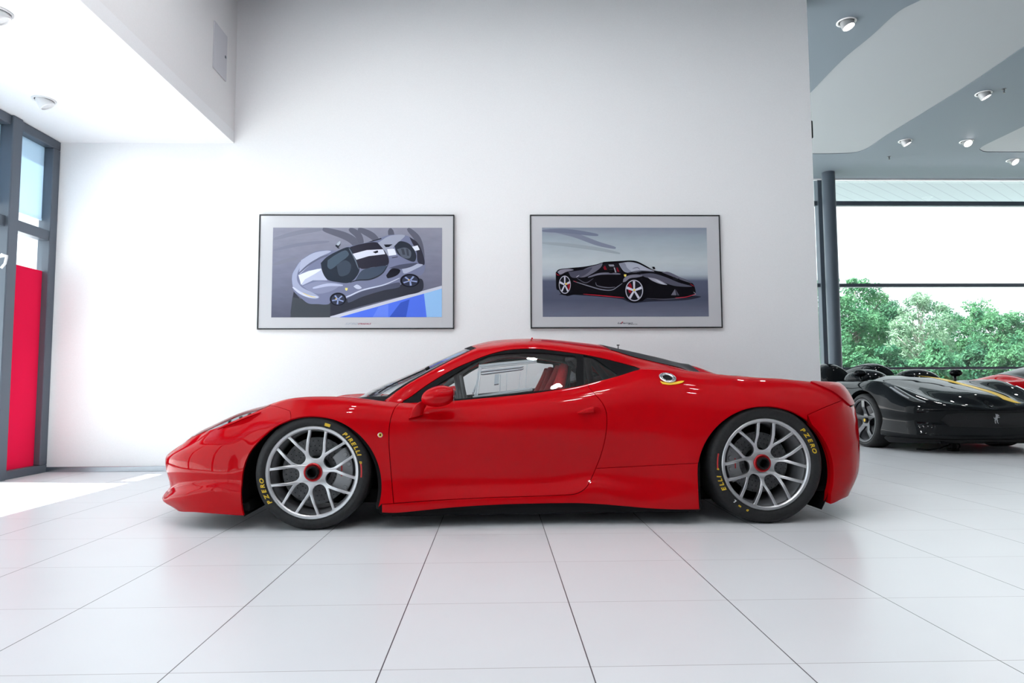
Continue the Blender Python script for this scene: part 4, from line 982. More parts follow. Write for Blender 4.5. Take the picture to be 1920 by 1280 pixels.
def bg_mat(name, stops, horizon=None, scale=9., amt=.12, stretch=(1, 1, 1)):
    m = mat(name, (.2, .2, .22), .14, 0, .2); stops = [(p, tuple(min(250, v*1.25) for v in c)) for p, c in stops]; nt = m.node_tree; N = nt.nodes; tc = N.new('ShaderNodeTexCoord'); mp = N.new('ShaderNodeMapping'); ns = N.new('ShaderNodeTexNoise')
    mp.inputs['Scale'].default_value = stretch; ns.inputs['Scale'].default_value = scale; ns.inputs['Detail'].default_value = 6
    nt.links.new(tc.outputs['Object'], mp.inputs[0]); nt.links.new(mp.outputs[0], ns.inputs['Vector'])
    s = N.new('ShaderNodeSeparateXYZ'); nt.links.new(tc.outputs['Generated'], s.inputs[0]); r = N.new('ShaderNodeValToRGB'); e = r.color_ramp.elements
    e[0].position, e[0].color = stops[0][0], (*srgb(stops[0][1]), 1); e[1].position, e[1].color = stops[-1][0], (*srgb(stops[-1][1]), 1)
    for p, c in stops[1:-1]: q = e.new(p); q.color = (*srgb(c), 1)
    nt.links.new(s.outputs[2], r.inputs[0]); mm = N.new('ShaderNodeMath'); mm.operation = 'MULTIPLY_ADD'; mm.inputs[1].default_value = amt*2; mm.inputs[2].default_value = 1-amt
    nt.links.new(ns.outputs['Fac'], mm.inputs[0]); mx = N.new('ShaderNodeMix'); mx.data_type = 'RGBA'; mx.blend_type = 'MULTIPLY'; mx.inputs[0].default_value = 1
    nt.links.new(r.outputs[0], mx.inputs[6]); c = N.new('ShaderNodeCombineXYZ'); [nt.links.new(mm.outputs[0], c.inputs[i]) for i in range(3)]; nt.links.new(c.outputs[0], mx.inputs[7])
    nt.links.new(mx.outputs[2], N['Principled BSDF'].inputs['Base Color']); return m
BODY_ = [(370,690),(375,640),(400,590),(440,530),(520,470),(600,435),(700,428),(780,430),(860,400),(980,372),(1050,355),(1170,315),(1250,290),(1380,292),(1450,320),(1510,380),(1555,470),(1570,570),(1558,625),(1520,660),(1470,650),(1400,660),(1350,740),(1200,765),(1000,820),(860,865),(790,830),(730,845),(710,910),(600,912),(520,905),(450,850),(388,790)]
LEFT = [
 ((84,86,99), stroke([(640,235),(900,330),(1010,480),(1030,700)], 70)), ((82,84,97), stroke([(880,235),(960,290),(1000,380)], 60)), ((82,84,97), stroke([(960,235),(1090,300),(1160,380)], 60)), ((78,80,92), stroke([(1250,230),(1270,330)], 55)), ((82,84,97), stroke([(1410,230),(1500,330),(1550,520)], 60)),
 ((112,114,128), stroke([(200,330),(420,270),(640,240)], 40)), ((108,110,126), stroke([(200,430),(420,380),(700,350)], 30)), ((110,112,126), stroke([(200,560),(330,520),(420,500)], 34)),
 ((176,180,194), [(690,1031),(1722,748),(1722,780),(820,1031)]), ((74,104,208), [(800,1031),(1722,775),(1722,1031)]), ((92,120,218), [(1100,1031),(1150,940),(1240,915),(1240,1031)]), ((52,78,170), [(1250,1031),(1350,900),(1430,870),(1400,1031)]), ((132,172,226), [(1585,1031),(1560,820),(1722,776),(1722,1031)]),
 ((46,48,58), sm([(390,800),(372,930),(380,1020),(720,1020),(900,960),(1240,870),(1400,835),(1545,790),(1540,690),(1400,700),(1000,820),(700,900),(500,900)])), ((60,64,70), [(380,850),(720,910),(720,1030),(365,1030)]),
 ((104,109,134), sm(BODY_)), ((142,148,172), sm([(372,690),(378,640),(405,590),(445,530),(450,560),(420,640),(420,700),(460,760),(560,810),(620,850),(590,866),(500,848),(430,810),(385,760)])),
 ((180,186,206), stroke([(380,760),(450,812),(540,845),(610,850)], 22)), ((150,156,178), sm([(450,520),(560,455),(680,432),(720,440),(600,500),(500,590),(440,640)])), ((84,88,108), stroke([(430,640),(520,560),(620,500),(700,470)], 16)),
 ((162,168,190), [(428,652),(520,615),(632,592),(662,650),(690,700),(560,700),(465,745)]), ((196,200,216), [(430,655),(520,618),(600,598),(640,600),(580,640),(490,690),(455,740)]), ((120,125,150), sm([(470,750),(600,710),(720,720),(800,740),(740,790),(620,820),(540,800)])), ((158,164,188), stroke([(560,770),(700,740),(830,745)], 26)),
 ((34,40,52), sm([(628,545),(680,492),(760,445),(885,403),(935,490),(978,600),(940,680),(880,722),(780,716),(690,692),(645,625)])), ((62,76,90), sm([(690,520),(760,470),(850,430),(880,470),(800,540),(720,600),(690,580)])), ((50,60,74), sm([(770,560),(850,520),(900,560),(880,640),(800,660)])), ((86,98,112), stroke([(880,410),(930,500),(970,600)], 10)),
 ((40,39,50), sm([(890,400),(980,374),(1130,358),(1190,420),(1238,500),(1232,560),(1100,582),(985,592),(935,480)])), ((188,192,206), [(915,462),(1040,428),(1188,420),(1208,464),(1060,482),(948,515)]), ((30,30,40), [(1095,445),(1140,430),(1145,448),(1120,458)]),
 ((58,68,84), sm([(940,700),(1000,612),(1100,584),(1225,572),(1195,625),(1120,672),(1000,702)])), ((36,40,50), stroke([(890,720),(960,700),(1080,690),(1180,640),(1235,560)], 12)), ((176,182,200), stroke([(720,880),(860,850),(1000,790),(1200,740),(1340,680)], 12)),
 ((138,143,160), sm([(1140,362),(1250,298),(1385,294),(1340,345),(1290,390),(1240,480),(1200,430)])), ((198,202,214), [(1225,420),(1290,415),(1310,470),(1240,480)]), ((42,46,56), sm([(1290,392),(1340,348),(1430,375),(1488,470),(1472,532),(1400,512),(1320,462)])), ((78,84,96), sm([(1315,420),(1390,405),(1440,440),(1430,500),(1360,490)])), ((56,60,70), [(1350,415),(1375,415),(1390,470),(1365,470)]), ((56,60,70), [(1395,412),(1415,420),(1425,480),(1405,478)]),
 ((46,46,57), sm([(1425,308),(1500,362),(1552,470),(1562,560),(1505,540),(1490,440),(1450,360)])), ((196,200,212), [(1450,397),(1500,385),(1520,425),(1478,435)]), ((150,156,176), sm([(1360,600),(1480,555),(1550,560),(1480,600),(1380,640)])), ((70,74,92), sm([(1240,590),(1340,560),(1500,545),(1440,580),(1340,600)])),
 ((28,28,36), sm([(1218,655),(1270,595),(1345,608),(1320,652),(1232,682)])), ((70,74,92), sm([(870,860),(1000,800),(1200,748),(1340,720),(1340,760),(1200,790),(1000,850),(880,900)])),
 ((22,22,30), sm(ell(788,868,74,58))), ((46,50,66), ell(788,872,60,48)), ((22,22,30), sm(ell(1432,702,88,60))), ((46,50,66), ell(1434,704,72,50))]
for q in star(788, 872, 58, 46, 5, .4): LEFT.append(((128,140,178), q))
for q in star(1434, 704, 70, 48, 5, .2): LEFT.append(((128,140,178), q))
LEFT += [((210,170,60), ell(770,866,6,6,10)), ((210,170,60), ell(1424,697,6,6,10)), ((205,195,120), [(850,768),(874,768),(872,786),(862,795),(852,786)]), ((216,190,70), stroke([(470,812),(540,842),(590,850)], 5)),
 ((30,32,40), sm([(757,390),(775,365),(800,350),(803,380),(785,402),(798,416),(780,412)])), ((150,158,170), sm([(765,378),(780,360),(800,346),(802,368),(785,388)])), ((170,176,196), sm([(925,755),(958,738),(1000,768),(978,780),(950,775)])), ((60,60,72), [(1268,495),(1320,484),(1322,492),(1272,502)]), ((40,42,50), [(1050,355),(1170,318),(1175,328),(1090,352)]), ((30,32,40), [(1195,378),(1275,376),(1240,400),(1212,402)])]
CAR2 = [(304,645),(330,618),(420,605),(560,592),(680,570),(740,552),(890,545),(1000,540),(1060,550),(1200,622),(1320,645),(1450,690),(1560,742),(1582,775),(1590,845),(1560,868),(1400,888),(1200,898),(1140,880),(1090,912),(960,902),(930,880),(700,866),(470,850),(400,860),(345,812),(312,802),(305,720)]
RIGHT = [
 ((110,116,132), stroke([(250,250),(480,300),(700,380),(860,420)], 44)), ((134,143,150), stroke([(182,372),(420,392),(700,430),(900,470)], 34)), ((100,106,124), stroke([(182,260),(400,262),(700,300)], 40)),
 ((38,40,52), sm([(330,850),(500,852),(900,890),(1000,925),(1150,915),(1500,900),(1640,870),(1560,860),(1000,840),(400,820)])),
 ((14,13,18), sm(CAR2)), ((92,92,106), sm([(520,640),(600,600),(690,574),(735,560),(718,600),(640,655),(560,690),(490,680)])), ((118,116,130), sm([(320,640),(345,622),(430,612),(470,622),(400,640),(345,665)])), ((66,66,80), sm([(420,640),(560,620),(640,600),(600,650),(520,690),(450,690)])), ((100,100,114), stroke([(600,690),(700,660),(800,655),(900,660)], 18)),
 ((24,22,28), sm([(730,600),(745,566),(830,556),(885,560),(900,640),(790,632)])), ((108,22,34), [(742,600),(758,580),(775,620),(752,622)]), ((108,22,34), [(862,600),(874,600),(890,640),(872,638)]), ((120,122,132), [(790,572),(838,572),(846,590),(800,590)]), ((150,152,162), [(838,600),(848,600),(862,645),(850,645)]),
 ((148,152,166), sm([(886,562),(980,548),(1060,562),(1150,606),(1212,634),(1100,636),(1000,646),(940,640),(905,600)])), ((116,120,134), sm([(890,565),(940,558),(960,600),(1000,640),(950,640),(910,604)])), ((50,52,62), stroke([(960,650),(1080,632),(1220,640)], 9)), ((96,98,112), stroke([(1010,610),(1060,600),(1080,620)], 8)),
 ((104,104,118), sm([(920,735),(930,700),(965,676),(1040,664),(1110,674),(1060,690),(985,700),(945,730)])), ((72,72,86), sm([(1080,660),(1200,655),(1320,690),(1440,740),(1560,775),(1400,770),(1250,720),(1130,690)])), ((138,138,152), sm([(1150,690),(1230,705),(1310,745),(1330,760),(1260,750),(1180,715)])), ((168,170,182), sm([(1210,708),(1270,730),(1310,756),(1270,748)])), ((84,84,98), sm([(1280,645),(1340,640),(1450,690),(1560,745),(1460,715),(1340,668)])), ((22,22,28), [(1380,700),(1400,688),(1420,706),(1440,700),(1450,716),(1400,716)]),
 ((110,112,124), stroke([(465,725),(600,768),(730,804),(820,806),(880,770),(915,745)], 9)), ((88,90,102), stroke([(670,735),(680,765),(780,785),(850,780)], 9)), ((70,70,82), stroke([(500,700),(580,740),(650,700)], 8)), ((160,160,172), stroke([(490,690),(520,670)], 7)), ((92,92,104), [(1362,855),(1400,798),(1412,856)]), ((66,66,78), [(1420,858),(1405,800),(1440,858)]), ((80,80,92), stroke([(1140,885),(1300,892),(1450,880),(1580,855)], 7)), ((120,120,130), stroke([(1560,860),(1590,845),(1570,825)], 8)),
 ((170,34,52), stroke([(555,844),(740,860),(930,878)], 7)), ((170,34,52), stroke([(1400,880),(1500,872),(1590,845)], 6)), ((150,30,46), stroke([(465,722),(500,736)], 5)), ((150,30,46), stroke([(306,650),(320,668),(340,672)], 6)), ((150,30,46), stroke([(1540,750),(1580,775)], 6)),
 ((12,12,16), ell(388,758,66,98)), ((60,60,72), ell(386,758,55,83)), ((22,22,28), ell(386,758,47,73)), ((120,20,30), ell(425,770,14,36)), ((12,12,16), ell(1025,812,96,112)), ((66,66,78), ell(1023,812,82,98)), ((22,22,28), ell(1023,812,72,87)), ((120,20,30), ell(985,790,18,46))]
for q in star(386, 758, 52, 80, 5, -1.57): RIGHT.append(((176,176,190), q))
for q in star(1023, 812, 78, 94, 5, -1.57): RIGHT.append(((180,180,194), q))
for cx, cy, rx, ry in ((386, 758, 54, 82), (1023, 812, 81, 97)):
    a = ell(cx, cy, rx, ry, 48); b = ell(cx, cy, rx*.92, ry*.93, 48)
    for i in range(48): j = (i+1) % 48; RIGHT.append(((170,170,184), [a[i], a[j], b[j], b[i]]))
RIGHT += [((205,180,60), ell(397,752,8,9,12)), ((205,180,60), ell(1023,808,9,10,12)), ((205,190,90), [(930,664),(952,664),(951,680),(940,688),(931,680)]), ((10,10,14), sm([(783,632),(800,614),(835,612),(846,640),(820,654),(792,650)])), ((60,62,72), stroke([(795,622),(830,618)], 8)), ((10,10,14), sm([(1190,596),(1212,594),(1222,612),(1205,618)])), ((12,12,16), stroke([(740,552),(890,546),(1000,541),(1060,552),(1210,632)], 10))]
poster('framed print of a silver car seen from above on grey asphalt with a blue corner', [(487,402),(852,405),(852,617),(485,618)], [(511.7,426),(828.7,427.5),(828.7,594.6),(509,594.6)], (470,380,4.8), LEFT,
       [('SF90', (150,155,165), 850, 1097, 19, .35, 120), ('STRADALE', (130,20,60), 968, 1095, 13, .35, 120)], bg_mat('asphalt_print', [(0,(72,74,88)),(.5,(98,100,116)),(1,(112,113,126))], scale=7, amt=.14, stretch=(1,1,3)), 1)
poster('framed print of a black open-top car against a grey misty sky', [(993,404),(1349,404),(1352,615),(995,616)], [(1016.2,427),(1325.7,426.5),(1328,593),(1017.6,594)], (980,380,4.923), RIGHT,
       [('LaFerrari', (60,62,72), 866, 1116, 15, .3, 140), ('APERTA', (50,52,62), 958, 1124, 7, .3, 88), ('F', (190,30,50), 897, 1116, 20, .5, 20)], bg_mat('misty_print', [(0,(88,92,108)),(.18,(66,70,86)),(.40,(70,75,92)),(.47,(140,148,156)),(.6,(150,158,162)),(.85,(128,138,146)),(1,(108,115,128))], scale=5, amt=.08, stretch=(1,1,4)), 2)
# ---------------------------------------------------------------- ceiling lamps and sprinklers
M_LAMPRING = mat('lamp_ring_white', (.72, .73, .74), .4)
M_LAMPGREY = mat('lamp_barrel_grey', (.36, .37, .38), .4, .3)
M_LAMPGLOW = mat('lamp_glow', (.9, .9, .9), .4, emit=(1., .96, .92), estr=9.)
FAR_LAMPS = []
def downlight(label, x, y, z, aim, r=.105, group=None, barrel=None, glow=None):
    d = empty('downlight', (x, y, z), 0, None, label, 'ceiling light', group)
    m = MB(); m.lathe([(r, 0), (r, -.006), (r*.92, -.009), (r*.78, -.006), (r*.76, .0), (r*.76, .012)], 40, 'z'); m.build('trim_ring', M_LAMPRING, d)
    MB().lathe([(0, -.0008), (r*.76, -.0008)], 32, 'z').build('recess_shade', M_MATT, d, False)  # flat black disc stands in for the shade inside the fitting
    q = Vector(aim).to_track_quat('-Z', 'Y').to_matrix().to_4x4(); L = r*.62
    M_ = Matrix.Translation((0, 0, -.004))@q
    MB().lathe([(0, .035), (r*.60, .03), (r*.66, 0), (r*.66, -L), (r*.58, -L-.006), (r*.55, -L+.012)], 32, 'z', 0, M_).build('lamp_barrel', barrel or M_LAMPGREY, d, True, 40)
    MB().lathe([(0, -L+.004), (r*.57, -L+.004)], 28, 'z', 0, M_).build('lamp_lens', glow or M_LAMPGLOW, d, False)
    return d
for lab, (px, py), aim in (
    ('recessed spotlight nearest the white wall, alone at the top of the far ceiling', (1587, 41), (.25, -.25, -1)),
    ('recessed spotlight beside a sprinkler at the right edge of the ceiling', (1844, 175), (.45, -.2, -1)),
    ('tilted recessed spotlight left of centre near the window end of the ceiling', (1697, 264), (.5, -.2, -1)),
    ('recessed spotlight facing the camera near the tip of the small white coffer', (1812, 265), (-.1, -.9, -1)),
    ('recessed spotlight nearest the far window, under the small white coffer', (1899, 300), (.2, -.9, -1))):
    x, y = onz(px, py, ZC); downlight(lab, x, y, ZC, aim); FAR_LAMPS.append((x, y, aim))
M_LW = mat('lamp_barrel_white', (.75, .75, .76), .4); M_OFF = mat('lamp_lens_off', (.7, .7, .72), .2)
for lab, (px, py) in (('white recessed spotlight in the low ceiling above the left window', (82, 187)), ('white recessed spotlight at the left edge of the picture in the low ceiling', (-6, 22))):
    x, y = onz(px, py, ZS); downlight(lab, x, y, ZS, (.5, .3, -1), .09, None, M_LW, M_OFF)
for i, (x, y) in enumerate([(x, y) for x in (-1.4, .6, 2.6) for y in (4.4, 3.0, 1.2)]):
    downlight('recessed spotlight overhead in the high ceiling, seen only as a glint in the red paint', x, y, ZC, (0, 0, -1), .105, 'spotlights over the hall')
for lab, (px, py) in (('tiny sprinkler head beside a spotlight at the right of the ceiling', (1882, 167)), ('tiny sprinkler head near the window end of the ceiling', (1667, 293.5))):
    x, y = onz(px, py, ZC); s = MB(); s.lathe([(0, 0), (.030, 0), (.030, -.006), (.014, -.010), (.010, -.03), (.007, -.05), (.016, -.056), (.016, -.060), (0, -.060)], 20, 'z')
    tag(s.build('ceiling_sprinkler', mat('sprinkler_grey', (.10, .11, .12), .4, .5), None, True, 40, (x, y, ZC+.003)), lab, 'ceiling sprinkler')
# ---------------------------------------------------------------- trees beyond the glass
def leaf_mat(name, c, c2):
    m = bpy.data.materials.new(name); m.use_nodes = True; nt = m.node_tree; nt.nodes.clear(); N = nt.nodes
    o = N.new('ShaderNodeOutputMaterial'); d = N.new('ShaderNodeBsdfDiffuse'); t = N.new('ShaderNodeBsdfTranslucent'); mx = N.new('ShaderNodeMixShader'); mx.inputs[0].default_value = .35
    tc = N.new('ShaderNodeTexCoord'); n = N.new('ShaderNodeTexNoise'); n.inputs['Scale'].default_value = 1.1; n.inputs['Detail'].default_value = 5; r = N.new('ShaderNodeValToRGB')
    r.color_ramp.elements[0].position = .35; r.color_ramp.elements[1].position = .65; r.color_ramp.elements[0].color = (*c, 1); r.color_ramp.elements[1].color = (*c2, 1)
    nt.links.new(tc.outputs['Object'], n.inputs['Vector']); nt.links.new(n.outputs['Fac'], r.inputs[0]); nt.links.new(r.outputs[0], d.inputs[0]); nt.links.new(r.outputs[0], t.inputs[0])
    nt.links.new(d.outputs[0], mx.inputs[1]); nt.links.new(t.outputs[0], mx.inputs[2]); nt.links.new(mx.outputs[0], o.inputs[0]); return m
LEAF = [leaf_mat('leaf_green', (.045, .15, .085), (.13, .30, .15)), leaf_mat('leaf_pale', (.15, .27, .18), (.28, .42, .29)), leaf_mat('leaf_dark', (.03, .11, .065), (.09, .22, .12))]
BARK = noise_mat(mat('bark', (.14, .13, .11), .9), 12, .4); BARKP = mat('pale_bark', (.42, .40, .37), .9)
def tree(label, px, ytop, Y, wpx, kind, n=5200, trunk=True, base=None, rng=None, cat='tree', name='tree', group=None):
    rng = rng or np.random.default_rng(int(px*7+Y)); x, zt = ony(px, ytop, Y); half = wpx/2*Y/FPX
    t = empty(name, (x, Y, -.06), 0, None, label, cat, group); H = zt+.06; z0 = .25 if base is None else base-.35
    n = int(n*2.1); K = 84; cl = []
    rz = (H-z0)/2; lean = rng.uniform(-.12, .12)*half
    for i in range(K):
        d = rng.normal(size=3); d /= np.linalg.norm(d); d *= rng.uniform(.25, 1)**.45; wob = 1+.16*math.sin(3.1*d[2]+px)*math.cos(2*math.atan2(d[1], d[0])+px)
        r = rng.uniform(.17, .32)*half*(1.1-.35*max(0, d[2]))
        cl.append((d[0]*half*.86*wob*(1.08-.25*max(0, d[2]))+lean*d[2], d[1]*half*.75, z0+rz+d[2]*(rz-r*.8), r))
    V = []; F = []; C = np.array(cl); pick = rng.integers(0, K, n); dirs = rng.normal(size=(n, 3)); dirs /= np.linalg.norm(dirs, axis=1, keepdims=True)
    rad = rng.uniform(.35, 1.12, n)**.6; P = C[pick, :3]+dirs*(C[pick, 3]*rad)[:, None]*np.array([1, 1, .8]); P[:, 2] = np.maximum(P[:, 2], .05)
    n = n; s = rng.uniform(.036, .078, n)*(1. if kind != 1 else .8); nn = dirs*.9+rng.normal(size=(n, 3))*.75+np.array([0, -.1, .45]); nn /= np.linalg.norm(nn, axis=1, keepdims=True)
    a1 = np.cross(nn, rng.normal(size=(n, 3))); a1 /= np.linalg.norm(a1, axis=1, keepdims=True); b1 = np.cross(nn, a1)
    st = 1.35 if kind != 1 else 2.2
    Q = np.stack([P+a1*(s*st)[:, None], P+b1*(s*.62)[:, None]+nn*(s*.15)[:, None], P-a1*(s*st)[:, None], P-b1*(s*.62)[:, None]+nn*(s*.15)[:, None]], 1).reshape(-1, 3)
    m = MB(); m.add(Q, np.arange(4*n).reshape(n, 4)); m.build('foliage', LEAF[kind], t, False)
    if trunk:
        b = MB(); b.tube([(0, 0, 0), (.05, 0, H*.3), (-.04, .05, H*.55), (.02, 0, H*.8)], [.16, .12, .08, .03], 10)
        for c in cl[::4]:
            h0 = c[2]*.55; b.tube([(0, 0, h0), (c[0]*.5, c[1]*.5, h0+(c[2]-h0)*.6), (c[0], c[1], c[2])], [.06, .04, .012], 6)
        b.build('trunk', BARKP if kind == 1 else BARK, t)
    return t
G_ = 'trees beyond the far glass'
for a in [('tall leafy green tree half hidden by the end of the white wall', 1546, 500, 29.5, 150, 0, 6500), ('tallest green tree, just right of the dark round column', 1600, 494, 33, 130, 0, 7500),
          ('dense dark green tree right of the tallest tree', 1652, 545, 37, 130, 2, 6000), ('pale thin-leaved tree with bare whitish branches', 1722, 543, 30, 120, 1, 3600),
          ('round green tree standing right behind the pale tree', 1765, 560, 41, 130, 2, 5000), ('broad green tree right of the pale tree', 1818, 552, 34.5, 130, 0, 6500), ('green tree cut by the right edge of the picture', 1890, 572, 30, 130, 0, 6000)]:
    tree(*a[:6], n=a[6], group=G_)
for a in [('low green shrub under the tallest tree', 1580, 628, 23, 110, 0, 3600), ('low green shrub below the dark green tree', 1668, 640, 25.6, 110, 2, 3600), ('light green bush at the foot of the pale tree', 1742, 632, 23, 110, 0, 3600), ('dark green bush under the broad tree', 1822, 640, 25.6, 110, 2, 3600), ('green bush at the right edge under the last tree', 1898, 632, 23, 110, 0, 3600), ('green bush glimpsed between the wall and the column', 1520, 640, 25.6, 100, 2, 2600)]:
    tree(*a[:6], n=a[6], trunk=False, base=.02, cat='bush', name='bush', group='bushes beyond the far glass')
for i in range(9):
    tree('far green tree in the row closing the view behind the lawn', 1400+i*88, 606+(i*37) % 23, 52, 78, 2, 2600, group='far row of trees')
# ---------------------------------------------------------------- black open sports car behind, nose towards us
XS, XE = -.35, 2.95; UN, UT = XS-1.05, XE+.85
_nf, _nx, _nw = superarc(2.5); _tf, _tx, _tw = superarc(2.4)
M_BPAINT = mat('black_paint', (.004, .005, .006), .4, 0, 0., .42); M_BPAINT.node_tree.nodes['Principled BSDF'].inputs['Coat IOR'].default_value = 1.5
M_STRIPE = mat('stripe_yellow', (.95, .60, .01), .5, 0, .1, .1)
def kline(wt, nose, tail, zt): 
    p = plan(wt, nose, tail); return lambda u: (*p(u), tab(zt, u))
u0 = UN
KL = [kline([(-.35,.90),(.5,.95),(1.4,.93),(2.3,.96),(2.95,.93)], 1.02, 3.50, [(u0,.165),(-.35,.13),(2.95,.15),(UT,.25)]),
      kline([(-.35,.955),(.5,.975),(1.4,.94),(2.3,.985),(2.95,.95)], 1.10, 3.56, [(u0,.20),(-.9,.20),(-.35,.22),(.6,.21),(2.2,.24),(UT,.34)]),
      kline([(-.35,.93),(.5,.955),(1.4,.91),(2.3,.98),(2.95,.95)], 1.03, 3.58, [(u0,.335),(-.9,.34),(-.35,.38),(.6,.38),(2.2,.42),(UT,.50)]),
      kline([(-.35,.945),(0,.985),(.6,.95),(1.4,.93),(2.3,.985),(2.95,.95)], 1.05, 3.59, [(u0,.475),(-.9,.48),(-.35,.56),(0,.62),(.6,.56),(1.4,.55),(2.2,.60),(2.72,.66),(UT,.62)]),
      kline([(-.35,.90),(0,.945),(.6,.935),(1.4,.92),(2.3,.955),(2.95,.91)], 1.06, 3.58, [(u0,.505),(-.9,.53),(-.35,.70),(0,.765),(.6,.72),(1.4,.72),(2.2,.76),(2.72,.80),(UT,.76)]),
      kline([(-.35,.74),(0,.80),(.6,.83),(1.4,.84),(2.3,.83),(2.95,.78)], 1.04, 3.55, [(u0,.52),(-.9,.585),(-.35,.80),(0,.872),(.6,.845),(1.4,.83),(2.2,.87),(2.72,.90),(2.95,.88),(UT,.82)]),
      kline([(-.35,.52),(0,.56),(.6,.60),(1.4,.62),(2.3,.60),(2.95,.55)], 1.00, 3.52, [(u0,.535),(-.9,.60),(-.35,.735),(0,.80),(.4,.86),(.9,.885),(1.4,.85),(2.2,.88),(2.95,.86),(UT,.83)]),
      kline([(-.35,.28),(0,.30),(.6,.33),(1.4,.33),(2.3,.33),(2.95,.3)], .95, 3.50, [(u0,.55),(-.9,.66),(-.35,.765),(0,.83),(.4,.895),(.85,.93),(1.2,.88),(1.5,.82),(2.0,.90),(2.95,.87),(UT,.84)]),
      kline([(-.35,0),(2.95,0)], .90, 3.48, [(u0,.56),(-.9,.69),(-.35,.78),(0,.845),(.4,.91),(.85,.94),(1.2,.90),(1.5,.86),(2.0,.91),(2.95,.875),(UT,.84)])]
BK = loft(KL, (UN, UT, 420), .05, .012, .12)
bc = empty('sports_car', (5.74, 8.40, 0), math.pi/2+math.radians(0), None, 'black open-top sports car with a yellow hood stripe standing by the far window', 'car')
def circ_notch(cx, cz, r, skin, near_u):
    """Arch outline on the flank in (u, t)."""
    out = []
    for a in np.linspace(math.radians(205), math.radians(-25), 60):
        x, z = cx+r*math.cos(a), cz+r*math.sin(a); zz = skin.P(np.full(161, x), np.linspace(0, 5, 161))[:, 2]
        t = float(np.interp(z, zz, np.linspace(0, 5, 161))) if z > zz[0] else 0.; out.append((x, t))
    return out
af = circ_notch(0, .35, .385, BK, 0); ar = circ_notch(2.72, .36, .40, BK, 0)
TL_ = 5.55
S_HOOD = [(UN, 8), (UN, 3.9), (-.98, 4.3), (-.6, 5.2), (-.2, TL_), (.75, TL_), (.80, 8)]
GR = [(UN, 3.0), (-1.12, 3.0), (-1.03, 2.85), (-.99, 2.4), (-1.05, 1.9), (UN, 1.8)]
flank = uvpath(BK, ('g', [(UN, 3.9), (UN, 3.0), (-1.12, 3.0), (-1.03, 2.85), (-.99, 2.4), (-1.05, 1.9), (UN, 1.8), (UN, 0)]), ('g', af), ('g', ar), ('g', [(UT, 0), (UT, 8), (1.95, 8), (1.90, 6.1), (1.05, 6.1), (.9, 7), (.80, 8), (.75, TL_), (-.2, TL_), (-.6, 5.2), (-.98, 4.3)]))
panel(BK, 'body', flank, M_BPAINT, bc, step=.045, depth=.05)
panel(BK, 'hood', uvpath(BK, ('g', S_HOOD)), M_BPAINT, bc, step=.04)
panel(BK, 'grille', uvpath(BK, ('g', GR)), noise_mat(mat('grille_mesh', (.010, .010, .011), .5), 200, .5, .3), bc, off=-.045, gap=0, depth=0, step=.04)
ck = uvpath(BK, ('g', [(.80, 8), (.9, 7), (1.05, 6.1), (1.90, 6.1), (1.95, 8)])); panel(BK, 'cockpit', ck, noise_mat(mat('cockpit_leather', (.02, .02, .021), .7), 50, .3), bc, off=-.10, gap=-.02, depth=0, step=.05)
def sidepanel(name, outline, m, sd, **k): return panel(BK, name, outline, m, bc, sd, **k)
yw_ = lambda u: BK.P(u, 8.)
# stripe: a band at a fixed distance from the middle line on the car's left
def t_at(u, w):
    tt = np.linspace(5, 8, 200); P_ = BK.P(np.full(200, u), tt); return float(np.interp(-w, -P_[:, 1], tt))
us = np.linspace(-.98, .78, 30); band = uvpath(BK, ('g', [(u, t_at(u, .40)) for u in us]), ('g', [(u, t_at(u, .22)) for u in us[::-1]]))
panel(BK, 'hood_stripe', band, M_STRIPE, bc, 'near', gap=0, off=.002, depth=0, step=.03)
# headlights: slim dark lens with two bright bars
hlb = uvpath(BK, ('g', [(-.83, 4.55), (-.72, 4.3), (-.45, 4.45), (-.22, 4.75), (-.25, 4.95), (-.5, 4.85), (-.72, 4.72)]))
M_BAR = mat('lamp_bar', (.55, .56, .58), .2, .6); M_LGL = mat('lamp_dark_glass', (.015, .016, .018), .06, 0, .6, 1.)
for sd in ('near', 'far'):
    h = sidepanel('headlight', hlb, M_LGL, sd, off=.004, depth=.01, step=.025)
    b = sidepanel('light_bar', uvpath(BK, ('g', [(-.80, 4.60), (-.6, 4.72), (-.4, 4.80), (-.4, 4.84), (-.6, 4.78), (-.80, 4.65)])), M_BAR, sd, off=.012, depth=.01, gap=0, step=.02); b.parent = h
    b = sidepanel('light_bar', uvpath(BK, ('g', [(-.66, 4.42), (-.48, 4.50), (-.36, 4.60), (-.38, 4.66), (-.52, 4.58), (-.66, 4.50)])), M_BAR, sd, off=.010, depth=.01, gap=0, step=.02); b.parent = h
sp_ = uvpath(BK, ('g', [(UN, -.0+.0), (-.45, 0), (-.42, .22), (UN, .22)])); panel(BK, 'splitter', sp_, M_BLACK, bc, gap=-.03, off=.012, depth=.06, step=.05)
